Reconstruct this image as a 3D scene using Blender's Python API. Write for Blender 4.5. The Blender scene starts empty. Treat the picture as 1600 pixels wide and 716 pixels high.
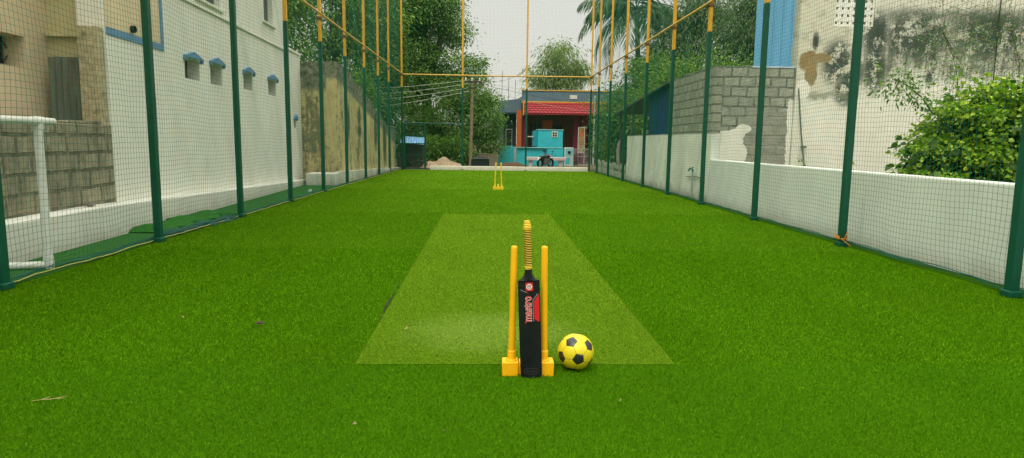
import bpy, math, random
import numpy as np
from mathutils import Vector, Matrix, Euler
R = math.radians
random.seed(7); rng = np.random.default_rng(7)
scene = bpy.context.scene
COL = scene.collection

# ------------------------------------------------------------------ camera, sky, sun, exposure
EYE = 1.25
cam_d = bpy.data.cameras.new('camera'); cam = bpy.data.objects.new('camera', cam_d); COL.objects.link(cam)
cam_d.sensor_width = 36; cam_d.lens = 1032.57/1600*36; cam_d.clip_start = .05; cam_d.clip_end = 600
_p, _y, _r = R(7.5239), R(2.0143), R(.7299)
fw = Vector((math.sin(_y)*math.cos(_p), math.cos(_y)*math.cos(_p), -math.sin(_p)))
r0 = Vector((math.cos(_y), -math.sin(_y), 0)); u0 = r0.cross(fw)
rt = math.cos(_r)*r0 + math.sin(_r)*u0; up = -math.sin(_r)*r0 + math.cos(_r)*u0
cam.matrix_world = Matrix(((rt.x, up.x, -fw.x, 0), (rt.y, up.y, -fw.y, 0), (rt.z, up.z, -fw.z, EYE), (0, 0, 0, 1)))
scene.camera = cam

SUN_EL, SUN_AZ = 58, 205          # azimuth clockwise from +Y: the veiled sun stands behind the camera, to the left
wd = bpy.data.worlds.new('World'); scene.world = wd; wd.use_nodes = True
nt = wd.node_tree; nt.nodes.clear()
wo = nt.nodes.new('ShaderNodeOutputWorld'); bg = nt.nodes.new('ShaderNodeBackground')
sk = nt.nodes.new('ShaderNodeTexSky'); sk.sky_type = 'NISHITA'; sk.sun_disc = False
sk.sun_elevation = R(SUN_EL); sk.sun_rotation = R(SUN_AZ); sk.dust_density = 4
tc = nt.nodes.new('ShaderNodeTexCoord'); sx = nt.nodes.new('ShaderNodeSeparateXYZ')
rp = nt.nodes.new('ShaderNodeValToRGB'); mx = nt.nodes.new('ShaderNodeMix'); mx.data_type = 'RGBA'
cn = nt.nodes.new('ShaderNodeTexNoise'); cn.inputs['Scale'].default_value = 2.2; cn.inputs['Detail'].default_value = 5
cm = nt.nodes.new('ShaderNodeMapRange'); cm.inputs[1].default_value = .3; cm.inputs[2].default_value = .7; cm.inputs[3].default_value = .97; cm.inputs[4].default_value = 1.03
vm = nt.nodes.new('ShaderNodeVectorMath'); vm.operation = 'SCALE'
rp.color_ramp.elements[0].position = 0.0; rp.color_ramp.elements[0].color = (.615, .615, .55, 1)
rp.color_ramp.elements[1].position = 1.0; rp.color_ramp.elements[1].color = (2.9, 2.85, 2.55, 1)
e = rp.color_ramp.elements.new(.35); e.color = (.66, .66, .595, 1)
v2 = nt.nodes.new('ShaderNodeVectorMath'); v2.operation = 'SCALE'; v2.inputs['Scale'].default_value = 10.0
L = nt.links.new
L(tc.outputs['Generated'], sx.inputs[0]); L(sx.outputs[2], rp.inputs[0])
L(tc.outputs['Generated'], cn.inputs['Vector']); L(cn.outputs[0], cm.inputs[0])
L(rp.outputs[0], vm.inputs[0]); L(cm.outputs[0], vm.inputs['Scale']); L(vm.outputs[0], v2.inputs[0])
L(sk.outputs[0], mx.inputs[6]); L(v2.outputs[0], mx.inputs[7]); mx.inputs[0].default_value = .93
L(mx.outputs[2], bg.inputs[0]); bg.inputs[1].default_value = .1
L(bg.outputs[0], wo.inputs[0])
sun_d = bpy.data.lights.new('sun', 'SUN'); sun_d.energy = 1.1; sun_d.angle = R(24); sun_d.color = (1, .965, .89)
sun = bpy.data.objects.new('sun', sun_d); COL.objects.link(sun)
_sd = Vector((math.sin(R(SUN_AZ))*math.cos(R(SUN_EL)), math.cos(R(SUN_AZ))*math.cos(R(SUN_EL)), math.sin(R(SUN_EL))))
sun.rotation_euler = _sd.to_track_quat('Z', 'Y').to_euler(); sun.location = _sd*60
vs = scene.view_settings; vs.view_transform = 'Standard'; vs.look = 'None'; vs.exposure = 0.38; vs.gamma = 1; vs.use_curve_mapping = False
scene.cycles.use_denoising = True; scene.cycles.use_adaptive_sampling = False; scene.cycles.max_bounces = 6; scene.cycles.diffuse_bounces = 3; scene.cycles.glossy_bounces = 2; scene.cycles.transparent_max_bounces = 6

# ------------------------------------------------------------------ shading helpers
class N:
    """small expression builder over one material's node tree"""
    def __init__(s, name, rough=.7, spec=.3):
        s.m = bpy.data.materials.new(name); s.m.use_nodes = True; s.t = s.m.node_tree
        s.b = s.t.nodes['Principled BSDF']; s.b.inputs['Roughness'].default_value = rough
        s.b.inputs['Specular IOR Level'].default_value = spec
    def n(s, k): return s.t.nodes.new(k)
    def put(s, sock, v):
        if isinstance(v, bpy.types.NodeSocket): s.t.links.new(v, sock)
        elif isinstance(v, (tuple, list)):
            v = tuple(v); sock.default_value = v if len(v) == len(sock.default_value) else v+(1,)
        else: sock.default_value = v
    def pos(s):
        g = s.n('ShaderNodeNewGeometry'); return g.outputs['Position']
    def obj(s): return s.n('ShaderNodeTexCoord').outputs['Object']
    def island(s): return s.n('ShaderNodeNewGeometry').outputs['Random Per Island']
    def sep(s, v):
        x = s.n('ShaderNodeSeparateXYZ'); s.put(x.inputs[0], v); return x.outputs
    def comb(s, x=0, y=0, z=0):
        c = s.n('ShaderNodeCombineXYZ')
        for i, q in enumerate((x, y, z)): s.put(c.inputs[i], q)
        return c.outputs[0]
    def ma(s, op, a, b=0, c=None, clamp=False):
        q = s.n('ShaderNodeMath'); q.operation = op; q.use_clamp = clamp; s.put(q.inputs[0], a); s.put(q.inputs[1], b)
        if c is not None: s.put(q.inputs[2], c)
        return q.outputs[0]
    def add(s, a, b): return s.ma('ADD', a, b)
    def mul(s, a, b): return s.ma('MULTIPLY', a, b)
    def mx(s, *a):
        r = a[0]
        for q in a[1:]: r = s.ma('MAXIMUM', r, q)
        return r
    def scl(s, v, k):
        q = s.n('ShaderNodeVectorMath'); q.operation = 'MULTIPLY'; s.put(q.inputs[0], v); s.put(q.inputs[1], k); return q.outputs[0]
    def noise(s, v, scale, detail=4, rough=.55, dist=0):
        q = s.n('ShaderNodeTexNoise'); s.put(q.inputs['Vector'], v)
        for k, w in (('Scale', scale), ('Detail', detail), ('Roughness', rough), ('Distortion', dist)): q.inputs[k].default_value = w
        return q.outputs[0]
    def step(s, v, a, b, lo=0., hi=1.):
        q = s.n('ShaderNodeMapRange'); q.interpolation_type = 'SMOOTHSTEP'; s.put(q.inputs[0], v)
        for i, w in enumerate((a, b, lo, hi)): s.put(q.inputs[1+i], w)
        return q.outputs[0]
    def mix(s, f, a, b, mode='MIX'):
        q = s.n('ShaderNodeMix'); q.data_type = 'RGBA'; q.blend_type = mode; s.put(q.inputs[0], f); s.put(q.inputs[6], a); s.put(q.inputs[7], b); return q.outputs[2]
    def ramp(s, f, *st):
        q = s.n('ShaderNodeValToRGB'); s.put(q.inputs[0], f); cr = q.color_ramp
        while len(cr.elements) < len(st): cr.elements.new(.5)
        for el, (p, c) in zip(cr.elements, st): el.position = p; el.color = tuple(c)+(1,)
        return q.outputs[0]
    def blob(s, a, b, ca, cb, ra, rb, nz=None, k=.6, soft=.25):
        da = s.mul(s.add(a, -ca), 1/ra); db = s.mul(s.add(b, -cb), 1/rb)
        d = s.add(s.mul(da, da), s.mul(db, db))
        if nz is not None: d = s.add(d, s.mul(s.add(nz, -.5), k*2))
        return s.step(d, 1+soft, 1-soft)
    def box(s, a, b, a0, a1, b0, b1, nz=None, k=.1, soft=.02):
        if nz is not None: o = s.mul(s.add(nz, -.5), k*2); a = s.add(a, o); b = s.add(b, o)
        r = s.step(a, a0-soft, a0+soft)
        for q in (s.step(a, a1+soft, a1-soft), s.step(b, b0-soft, b0+soft), s.step(b, b1+soft, b1-soft)): r = s.mul(r, q)
        return r
    def bump(s, h, strength=.3, dist=.01):
        q = s.n('ShaderNodeBump'); q.inputs['Strength'].default_value = strength; q.inputs['Distance'].default_value = dist
        s.put(q.inputs['Height'], h); s.t.links.new(q.outputs[0], s.b.inputs['Normal'])
    def col(s, c): s.put(s.b.inputs['Base Color'], c); return s
    def rough(s, r): s.put(s.b.inputs['Roughness'], r); return s

def simple(name, c, rough=.6, spec=.3, var=.12, scale=6, bump=0, metal=0, dirt=None, dirt_amt=.5):
    m = N(name, rough, spec); P = m.obj(); n1 = m.noise(P, scale, 5, .6)
    lo = tuple(x*(1-var) for x in c); hi = tuple(min(1, x*(1+var)) for x in c)
    cc = m.ramp(n1, (.3, lo), (.7, hi))
    if dirt: cc = m.mix(m.mul(m.step(m.noise(P, scale*.6, 6, .7), .5, .72), dirt_amt), cc, dirt)
    m.col(cc); m.b.inputs['Metallic'].default_value = metal
    if bump: m.bump(m.noise(P, scale*8, 4), bump, .01)
    return m.m

# ------------------------------------------------------------------ mesh helpers
class MB:
    def __init__(s): s.v = []; s.f = []; s.mi = []; s.cur = 0
    def face(s, pts):
        k = len(s.v); s.v += [tuple(p) for p in pts]; s.f.append(tuple(range(k, k+len(pts)))); s.mi.append(s.cur); return s
    def hexa(s, p):
        k = len(s.v); s.v += [tuple(q) for q in p]
        for f in ((0, 3, 2, 1), (4, 5, 6, 7), (0, 1, 5, 4), (1, 2, 6, 5), (2, 3, 7, 6), (3, 0, 4, 7)):
            s.f.append(tuple(k+i for i in f)); s.mi.append(s.cur)
        return s
    def box(s, x0, x1, y0, y1, z0, z1):
        return s.hexa([(x0, y0, z0), (x1, y0, z0), (x1, y1, z0), (x0, y1, z0), (x0, y0, z1), (x1, y0, z1), (x1, y1, z1), (x0, y1, z1)])
    def obox(s, c, a, b, d):            # centre and three half-axis vectors
        c, a, b, d = map(Vector, (c, a, b, d))
        return s.hexa([c-a-b-d, c+a-b-d, c+a+b-d, c-a+b-d, c-a-b+d, c+a-b+d, c+a+b+d, c-a+b+d])
    def prism(s, pts, ex):
        ex = Vector(ex); k = len(s.v); n = len(pts); pts = [Vector(p) for p in pts]
        s.v += [tuple(p) for p in pts]+[tuple(p+ex) for p in pts]
        s.f.append(tuple(range(k+n-1, k-1, -1))); s.f.append(tuple(range(k+n, k+2*n))); s.mi += [s.cur]*2
        for i in range(n):
            j = (i+1) % n; s.f.append((k+i, k+j, k+n+j, k+n+i)); s.mi.append(s.cur)
        return s
    def tube(s, pts, r, n=8, cap=True):
        pts = [Vector(p) for p in pts]; m = len(pts)
        if not hasattr(r, '__len__'): r = [r]*m
        k = len(s.v); t0 = (pts[1]-pts[0]).normalized()
        a = t0.orthogonal().normalized()
        for i, p in enumerate(pts):
            t = (pts[min(i+1, m-1)]-pts[max(i-1, 0)]).normalized()
            a = (a-t*a.dot(t)).normalized(); b = t.cross(a)
            for q in range(n):
                th = 2*math.pi*q/n; s.v.append(tuple(p+(a*math.cos(th)+b*math.sin(th))*r[i]))
        for i in range(m-1):
            for q in range(n):
                q2 = (q+1) % n; s.f.append((k+i*n+q, k+i*n+q2, k+(i+1)*n+q2, k+(i+1)*n+q)); s.mi.append(s.cur)
        if cap:
            s.f.append(tuple(k+q for q in range(n-1, -1, -1))); s.f.append(tuple(k+(m-1)*n+q for q in range(n))); s.mi += [s.cur]*2
        return s
    def lathe(s, prof, c=(0, 0, 0), n=20, axis='Z'):
        k = len(s.v); c = Vector(c)
        for rr, h in prof:
            for q in range(n):
                th = 2*math.pi*q/n; a, b = rr*math.cos(th), rr*math.sin(th)
                p = Vector((a, b, h)) if axis == 'Z' else (Vector((h, a, b)) if axis == 'X' else Vector((b, h, a)))
                s.v.append(tuple(c+p))
        for i in range(len(prof)-1):
            for q in range(n):
                q2 = (q+1) % n; s.f.append((k+i*n+q, k+i*n+q2, k+(i+1)*n+q2, k+(i+1)*n+q)); s.mi.append(s.cur)
        s.f.append(tuple(k+q for q in range(n-1, -1, -1))); s.f.append(tuple(k+(len(prof)-1)*n+q for q in range(n))); s.mi += [s.cur]*2
        return s
    def build(s, name, mat, parent=None, at=None, smooth=False, bevel=0, sub=0, local=False):
        o0 = Vector((0, 0, 0)) if local else (Vector(parent['_at']) if parent is not None else Vector(at or (0, 0, 0)))
        me = bpy.data.meshes.new(name); me.from_pydata([tuple(Vector(p)-o0) for p in s.v], [], s.f)
        ms = mat if isinstance(mat, (list, tuple)) else [mat]
        for q in ms: me.materials.append(q)
        if len(ms) > 1: me.polygons.foreach_set('material_index', s.mi)
        o = bpy.data.objects.new(name, me); COL.objects.link(o)
        if parent is not None: o.parent = parent; o['_at'] = parent['_at']
        else: o.location = o0; o['_at'] = tuple(o0)
        if bevel:
            md = o.modifiers.new('bevel', 'BEVEL'); md.width = bevel; md.segments = 2; md.limit_method = 'ANGLE'; md.angle_limit = R(40)
        if sub:
            md = o.modifiers.new('sub', 'SUBSURF'); md.levels = md.render_levels = sub
        if smooth: smooth_ob(o)
        return o

def smooth_ob(o, ang=40):
    me = o.data; me.polygons.foreach_set('use_smooth', [True]*len(me.polygons))
    try: me.set_sharp_from_angle(angle=R(ang))
    except Exception: pass

def np_mesh(name, V, F, mat, parent=None, at=(0, 0, 0), smooth=False):
    """V (n,3), F (m,k) with k = 3 or 4, written straight into a mesh"""
    o0 = np.array(parent['_at'] if parent is not None else at, float)
    V = np.ascontiguousarray(V-o0, dtype=np.float32); F = np.ascontiguousarray(F, dtype=np.int32); k = F.shape[1]
    me = bpy.data.meshes.new(name); me.vertices.add(len(V)); me.vertices.foreach_set('co', V.ravel())
    me.loops.add(F.size); me.loops.foreach_set('vertex_index', F.ravel())
    me.polygons.add(len(F)); me.polygons.foreach_set('loop_start', np.arange(0, F.size, k, dtype=np.int32))
    try: me.polygons.foreach_set('loop_total', np.full(len(F), k, dtype=np.int32))
    except Exception: pass
    if smooth: me.polygons.foreach_set('use_smooth', np.ones(len(F), dtype=bool))
    me.update(calc_edges=True); me.materials.append(mat)
    o = bpy.data.objects.new(name, me); COL.objects.link(o)
    if parent is not None: o.parent = parent; o['_at'] = parent['_at']
    else: o.location = o0; o['_at'] = tuple(o0)
    return o

def thing(name, label, cat, at=(0, 0, 0), group=None):
    o = bpy.data.objects.new(name, None); COL.objects.link(o); o.location = at; o['_at'] = tuple(at); o.empty_display_size = .2
    o['label'] = label; o['category'] = cat
    if group: o['group'] = group
    return o
def tag(o, label, cat, group=None):
    o['label'] = label; o['category'] = cat
    if group: o['group'] = group
    return o
def structure(o, label=None, cat=None):
    o['kind'] = 'structure'
    if label: o['label'] = label
    if cat: o['category'] = cat
    return o
def copy_tree(o, loc, label=None, rot=None):
    c = o.copy(); COL.objects.link(c); c.location = loc
    if rot is not None: c.rotation_euler = rot
    if label: c['label'] = label
    for ch in o.children:
        d = ch.copy(); COL.objects.link(d); d.parent = c
        for g in ch.children:
            q = g.copy(); COL.objects.link(q); q.parent = d
    return c

# ------------------------------------------------------------------ places (metres)
XL, XR, YB = -3.96, 4.42, 28.8            # fence lines left, right and back
def xw(Y): return -4.85-.04*(Y-6.36)      # the white building's face along the left side
def xp(Y): return -4.60-.04*(Y-6.36)      # face of its plinth
def xo(Y): return -4.36+.036*(Y-19.3)     # face of the stained yellow wall
XG = 4.72                                 # right boundary wall

# ------------------------------------------------------------------ materials
def wall_white(name, base=(.80, .795, .695)):
    m = N(name, .85, .2); P = m.pos(); n1 = m.noise(P, 1.3, 6, .65); n2 = m.noise(P, 14, 4)
    c = m.ramp(n1, (.25, tuple(x*.86 for x in base)), (.7, base))
    st = m.step(m.noise(m.scl(P, (2.2, 2.2, .35)), 1.6, 6, .7), .56, .8)
    c = m.mix(m.mul(st, .35), c, (.36, .35, .27)); z = m.sep(P)[2]
    low = m.mul(m.step(m.add(z, m.mul(m.noise(P, 5, 5, .7), .35)), .42, .12), .5)
    c = m.mix(low, c, (.30, .28, .2)); m.col(c); m.bump(m.add(n1, m.mul(n2, .3)), .12, .01); return m.m
M_white = wall_white('white_wall_paint')
M_white2 = wall_white('white_boundary_paint', (.76, .79, .71))
M_plinth = wall_white('plinth_paint', (.72, .72, .63))
M_kerb = wall_white('kerb_paint', (.74, .71, .58))
M_pink = simple('beige_wall_paint', (.68, .56, .37), .85, .2, .1, 2, .15)
M_tan = simple('tan_wall_paint', (.50, .45, .25), .85, .2, .12, 2, .15)
M_blue = simple('blue_trim_paint', (.14, .27, .42), .7, .2, .12, 6)
M_brownwood = simple('brown_wood', (.16, .06, .03), .6, .3, .2, 12)
M_dark = simple('dark_interior', (.012, .016, .016), .5, .4, .2, 8)
M_glass = simple('dark_window_glass', (.03, .045, .045), .12, .6, .3, 3)
M_green = simple('green_post_paint', (.001, .070, .036), .42, .35, .15, 9, .05, dirt=(.004, .045, .026))
M_yellow = simple('yellow_post_paint', (.62, .33, .018), .45, .4, .1, 5, .05, dirt=(.36, .2, .03), dirt_amt=.35)
M_rail = simple('yellow_rail_paint', (.55, .33, .06), .5, .4, .12, 5, .05, dirt=(.25, .14, .04))
M_rust = simple('rusty_clamp', (.14, .07, .03), .6, .3, .2, 20)
M_pvc = simple('white_pipe', (.62, .64, .58), .4, .4, .1, 6, dirt=(.35, .36, .3), dirt_amt=.4)
M_rope = simple('pale_rope', (.42, .40, .11), .9, .1, .2, 30)
def net_mat(name, c):
    m = N(name, .7, .2); m.col(m.ramp(m.noise(m.pos(), 1.2, 4), (.3, tuple(x*.8 for x in c)), (.7, tuple(x*1.2 for x in c)))); return m.m
M_net = net_mat('green_net_cord', (.002, .15, .095))
M_bark = simple('bark', (.09, .07, .05), .95, .1, .35, 8, .8)
M_black = simple('black_plastic', (.008, .009, .009), .35, .45, .2, 6)
M_rubber = simple('black_rubber', (.012, .012, .012), .8, .2, .2, 12)

def block_mat(name, ax, bw, bh, c1, c2, mortar, front=False, dark=.6):
    """ax: 0 when the wall runs along X, 1 when it runs along Y"""
    m = N(name, .9, .15); P = m.pos(); s = m.sep(P); u, z = s[ax], s[2]
    nz = m.noise(P, 3.2, 5, .6); wob = m.add(m.mul(m.add(nz, -.5), .09), m.mul(m.add(m.noise(P, 13, 4, .7), -.5), .05))
    bt = m.n('ShaderNodeTexBrick'); m.put(bt.inputs['Vector'], m.comb(m.add(u, wob), m.add(z, m.mul(wob, .6)), 0))
    bt.inputs['Scale'].default_value = 1; bt.inputs['Brick Width'].default_value = bw; bt.inputs['Row Height'].default_value = bh
    bt.inputs['Mortar Size'].default_value = .024; bt.inputs['Mortar Smooth'].default_value = .35; bt.inputs['Bias'].default_value = 0
    m.put(bt.inputs['Color1'], c1); m.put(bt.inputs['Color2'], c2); m.put(bt.inputs['Mortar'], mortar)
    c = m.mix(m.step(m.noise(P, 9, 6, .7), .35, .75), bt.outputs[0], tuple(x*.6 for x in c1))
    c = m.mix(m.mul(m.step(m.noise(P, 3.4, 7, .75), .50, .60), .8), c, m.mix(m.noise(P, 22, 4, .7), tuple(x*.45 for x in c1), tuple(x*.85 for x in c1)))
    st = m.step(m.noise(m.scl(P, (1.4, 1.4, .7)), 2.2, 7, .75), .42, .68); c = m.mix(m.mul(st, dark), c, (.07, .075, .055))
    h = m.add(m.mul(bt.outputs[1], -1), m.mul(m.noise(P, 18, 5, .7), .7))
    if front:
        rag = m.noise(P, 4.5, 6, .65); rough_c = m.ramp(m.noise(P, 6, 6, .7), (.3, (.2, .21, .155)), (.7, (.36, .365, .28)))
        c = m.mix(m.box(u, z, 5.4, 6.6, .5, 1.95, rag, .22, .05), c, rough_c)
        w = m.mx(m.box(u, z, 4.0, 5.16, -1, 1.44, rag, .06, .012), m.blob(u, z, 5.42, 1.58, .17, .1, rag, .35, .06), m.blob(u, z, 5.26, 1.46, .2, .13, rag, .35, .06),
                 m.blob(u, z, 5.1, 1.32, .33, .22, rag, .5, .06), m.blob(u, z, 5.2, 1.05, .32, .3, rag, .4, .06),
                 m.box(u, z, 6.34, 7.5, -1, 2.2, rag, .13, .012))
        c = m.mix(w, c, m.ramp(m.noise(P, 2, 5), (.3, (.70, .70, .59)), (.7, (.8, .8, .68))))
        h = m.mix(w, h, m.add(1.2, m.mul(m.noise(P, 6, 4), .4)))
    elif ax == 1 and dark < .5:
        w = m.step(m.add(z, m.mul(m.add(m.noise(P, 5, 5), -.5), .06)), 1.50, 1.46)
        c = m.mix(w, c, m.ramp(m.noise(P, 2, 5), (.3, (.66, .68, .58)), (.7, (.77, .80, .69))))
        lowd = m.mul(m.step(m.add(z, m.mul(m.noise(P, 3, 6, .75), .7)), .62, .3), .7); c = m.mix(lowd, c, (.2, .19, .14))
        h = m.mix(w, h, m.mul(m.noise(P, 6, 4), .4))
    m.col(c); m.bump(h, .7, .02); return m.m
M_blockL = block_mat('stained_block_wall', 1, .44, .21, (.42, .385, .26), (.26, .245, .16), (.11, .11, .07), dark=.6)
M_blockS = block_mat('grey_block_side', 1, .38, .19, (.42, .435, .33), (.32, .335, .25), (.135, .142, .105), dark=.3)
M_blockF = block_mat('grey_block_front', 0, .34, .205, (.42, .44, .335), (.31, .325, .245), (.115, .122, .09), front=True, dark=.35)
M_pillar = simple('rough_pillar', (.46, .40, .25), .95, .1, .3, 14, .9, dirt=(.16, .15, .095), dirt_amt=.7)

def house_mat():
    m = N('weathered_house_plaster', .88, .2); P = m.pos(); s = m.sep(P); x, z = s[0], s[2]
    n1 = m.noise(P, 1.1, 7, .68); n2 = m.noise(P, 4.0, 8, .7); n3 = m.noise(P, 26, 6, .75); str_ = m.noise(m.scl(P, (2.6, 1, .4)), 1.7, 7, .7)
    c = m.ramp(n1, (.25, (.66, .66, .545)), (.7, (.79, .79, .665)))
    warm = m.box(x, z, 6.2, 7.95, 2.3, 9, n2, .3, .2); c = m.mix(m.mul(warm, .6), c, (.56, .54, .39))
    c = m.mix(m.mul(m.mul(warm, m.step(n2, .5, .62)), .45), c, (.27, .27, .19))
    grey = m.box(x, z, 7.95, 13, 2.75, 4.05, n2, .3, .22)
    c = m.mix(m.mul(grey, m.step(str_, .3, .7, .35, .95)), c, (.33, .33, .245))
    c = m.mix(m.mul(m.mul(grey, m.step(m.add(m.mul(m.add(n2, str_), .5), m.mul(m.add(n3, -.5), .5)), .44, .60)), .8), c, (.10, .11, .08))
    hi = m.box(x, z, 8.1, 13, 4.05, 8, n2, .18, .08); c = m.mix(m.mul(hi, .7), c, (.58, .57, .46))
    c = m.mix(m.mul(m.box(x, z, 8.3, 13, 3.88, 4.1, n2, .22, .12), .75), c, (.15, .155, .12))
    sp = m.step(m.add(n3, m.mul(m.add(n2, -.5), 1.6)), .34, .5)
    mold = m.mx(m.blob(x, z, 7.32, 3.0, .34, .46, n2, 1.4, .7), m.blob(x, z, 7.62, 2.8, .34, .36, n2, 1.4, .7), m.blob(x, z, 7.55, 2.42, .26, .34, n2, 1.4, .7),
                m.blob(x, z, 8.12, 3.55, .3, .5, n2, 1.4, .8), m.blob(x, z, 8.15, 2.85, .28, .5, n2, 1.4, .8), m.blob(x, z, 8.95, 3.55, .7, .5, n2, 1.4, .9),
                m.blob(x, z, 9.35, 2.95, .12, .42, n2, .8, .8), m.blob(x, z, 6.83, 3.42, .07, .2, n2, .6, .7), m.blob(x, z, 10.6, 3.6, .9, .5, n2, 1.4, .9))
    c = m.mix(m.mul(m.mul(mold, sp), .95), c, (.04, .052, .04))
    br = m.mx(m.blob(x, z, 6.72, 3.0, .22, .21, n2, 1.2, .35), m.blob(x, z, 6.77, 2.75, .13, .24, n2, 1.1, .35), m.blob(x, z, 6.98, 3.08, .2, .1, n2, 1.1, .35))
    c = m.mix(m.mul(br, m.step(n3, .2, .5, .6, 1.0)), c, m.ramp(n2, (.3, (.24, .17, .07)), (.7, (.36, .27, .125))))
    rim = m.box(x, z, 6.75, 7.7, 2.24, 2.36, n2, .2, .05); c = m.mix(m.mul(rim, .7), c, (.22, .23, .15))
    pale = m.blob(x, z, 6.62, 2.42, .16, .2, n2, .8, .1); c = m.mix(m.mul(pale, .8), c, (.8, .8, .69))
    oc = m.step(m.noise(P, 3.1, 2), .73, .76); c = m.mix(m.mul(oc, .6), c, (.5, .36, .12))
    m.col(c); m.bump(m.add(n2, m.mul(n3, .4)), .45, .012); return m.m
M_house = house_mat()

def stain_yellow(name, front):
    m = N(name, .9, .15); P = m.pos(); s = m.sep(P); u, z = s[0 if front else 1], s[2]
    n1 = m.noise(P, 1.6, 6, .65); n2 = m.noise(P, 7, 6, .7); st = m.noise(m.scl(P, (2.8, 1.3, .3)), 1.5, 7, .72)
    c = m.ramp(n1, (.3, (.50, .41, .18)), (.7, (.72, .60, .31)))
    c = m.mix(m.mul(m.step(m.add(st, m.mul(m.add(n2, -.5), .5)), *((.42, .6) if front else (.50, .64))), .85), c, (.13, .135, .085))
    c = m.mix(m.mul(m.step(n2, .55, .7), .6 if front else .3), c, (.06, .065, .045))
    if front: top = m.step(m.add(z, m.mul(m.add(n2, -.5), .2)), 2.5, 2.75)
    else: top = m.step(m.add(m.add(z, m.mul(u, .2)), m.mul(m.add(n2, -.5), .35)), 6.72, 6.9)
    c = m.mix(m.mul(top, .92), c, m.ramp(n2, (.38, (.04, .05, .032)), (.62, (.30, .29, .21))))
    if not front:
        b = m.mx(m.blob(u, z, 20.6, 1.75, .16, .5, n2, 1.6, .8), m.blob(u, z, 22.0, 2.0, .25, .3, n2, 1.6, .8), m.blob(u, z, 22.0, 1.55, .3, .2, n2, 1.6, .8),
                 m.blob(u, z, 24.6, 1.6, .3, .7, n2, 1.6, .8), m.blob(u, z, 26.2, 1.2, .3, .8, n2, 1.6, .8))
        c = m.mix(m.mul(b, .85), c, (.03, .04, .028))
    m.col(c); m.bump(m.add(n2, n1), .5, .02); return m.m
M_ochF = stain_yellow('stained_yellow_front', True); M_ochS = stain_yellow('stained_yellow_side', False)

def corr_mat(name, c, var=.15, rust=None):
    m = N(name, .5, .4); P = m.obj(); cc = m.ramp(m.noise(m.scl(P, (3, 3, .5)), 2.5, 5, .6), (.3, tuple(q*(1-var) for q in c)), (.7, tuple(q*(1+var) for q in c)))
    if rust: cc = m.mix(m.mul(m.step(m.noise(m.scl(P, (4, 4, .4)), 3, 6, .7), .5, .65), .8), cc, rust)
    m.col(cc); return m.m

# ------------------------------------------------------------------ ground and turf
def ground_mat():
    m = N('yard_earth', .95, .1); P = m.pos(); n1 = m.noise(P, .6, 7, .65); n2 = m.noise(P, 8, 5, .7)
    c = m.ramp(n1, (.3, (.11, .085, .05)), (.7, (.19, .15, .095))); c = m.mix(m.mul(m.step(n2, .5, .7), .5), c, (.09, .075, .05))
    m.col(c); m.bump(n2, .6, .03); return m.m
g = MB().face([(-250, -60, -.03), (250, -60, -.03), (250, 400, -.03), (-250, 400, -.03)]).build('ground', ground_mat()); structure(g, 'bare brown earth beyond the cage', 'ground')

def turf_mat(name, pitch=False):
    m = N(name, .85, 0); P = m.pos(); s = m.sep(P); n1 = m.noise(P, 160, 3, .7); n2 = m.noise(m.scl(P, (1, .4, 1)), 1.1, 4, .6); n3 = m.noise(P, 24, 4, .7)
    if pitch: a, b = (.085, .18, .007), (.15, .275, .014)
    else: a, b = (.020, .070, .0015), (.062, .158, .003)
    f = m.add(m.mul(n1, .6), m.add(m.mul(n3, .25), m.mul(n2, .3)))
    c = m.ramp(f, (.38, a), (.72, b))
    y = s[1]
    if not pitch:
        # strips of turf laid across the cage, each with a slightly different lie
        k = m.mul(m.ma('SUBTRACT', y, 3.6), 1/3.9); cell = m.ma('FLOOR', k); rnd = m.ma('FRACT', m.mul(m.ma('SINE', m.mul(cell, 12.9)), 43.7))
        c = m.mix(m.step(rnd, 0, 1, 0, .2), c, (.07, .16, .006))
    m.col(c); m.bump(m.add(n1, n3), .8, .012); return m.m
M_turf = turf_mat('artificial_turf'); M_pitch = turf_mat('pitch_turf', True)
tf = MB()
ysteps = [-3, 6.36, 12, 18.65]
for a, b in zip(ysteps, ysteps[1:]): tf.face([(xp(a)-.02, a, 0), (XR+.4, a, 0), (XR+.4, b, 0), (xp(b)-.02, b, 0)])
tf.face([(-4.3, 18.65, 0), (XR+.4, 18.65, 0), (XR+.4, YB+.1, 0), (-3.9, YB+.1, 0)])
structure(tf.build('turf', M_turf), 'bright green artificial turf filling the practice cage', 'turf')
mb = MB()
for a, b in zip(ysteps, ysteps[1:]): mb.face([(xp(a)-.02, a, .005), (XL-.035, a, .005), (XL-.035, b, .005), (xp(b)-.02, b, .005)])
structure(mb.build('turf_strip', simple('old_turf_strip', (.028, .115, .018), .9, .1, .35, 60, .6)), 'darker strip of old turf between left net and plinth', 'turf')
PIT = [(-.745, 3.6), (1.065, 3.6), (1.055, 11.4), (-.785, 11.4)]
structure(MB().face([(x, y, .004) for x, y in PIT]).build('cricket_pitch', M_pitch), 'paler olive turf strip marking the cricket pitch', 'pitch')

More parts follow.
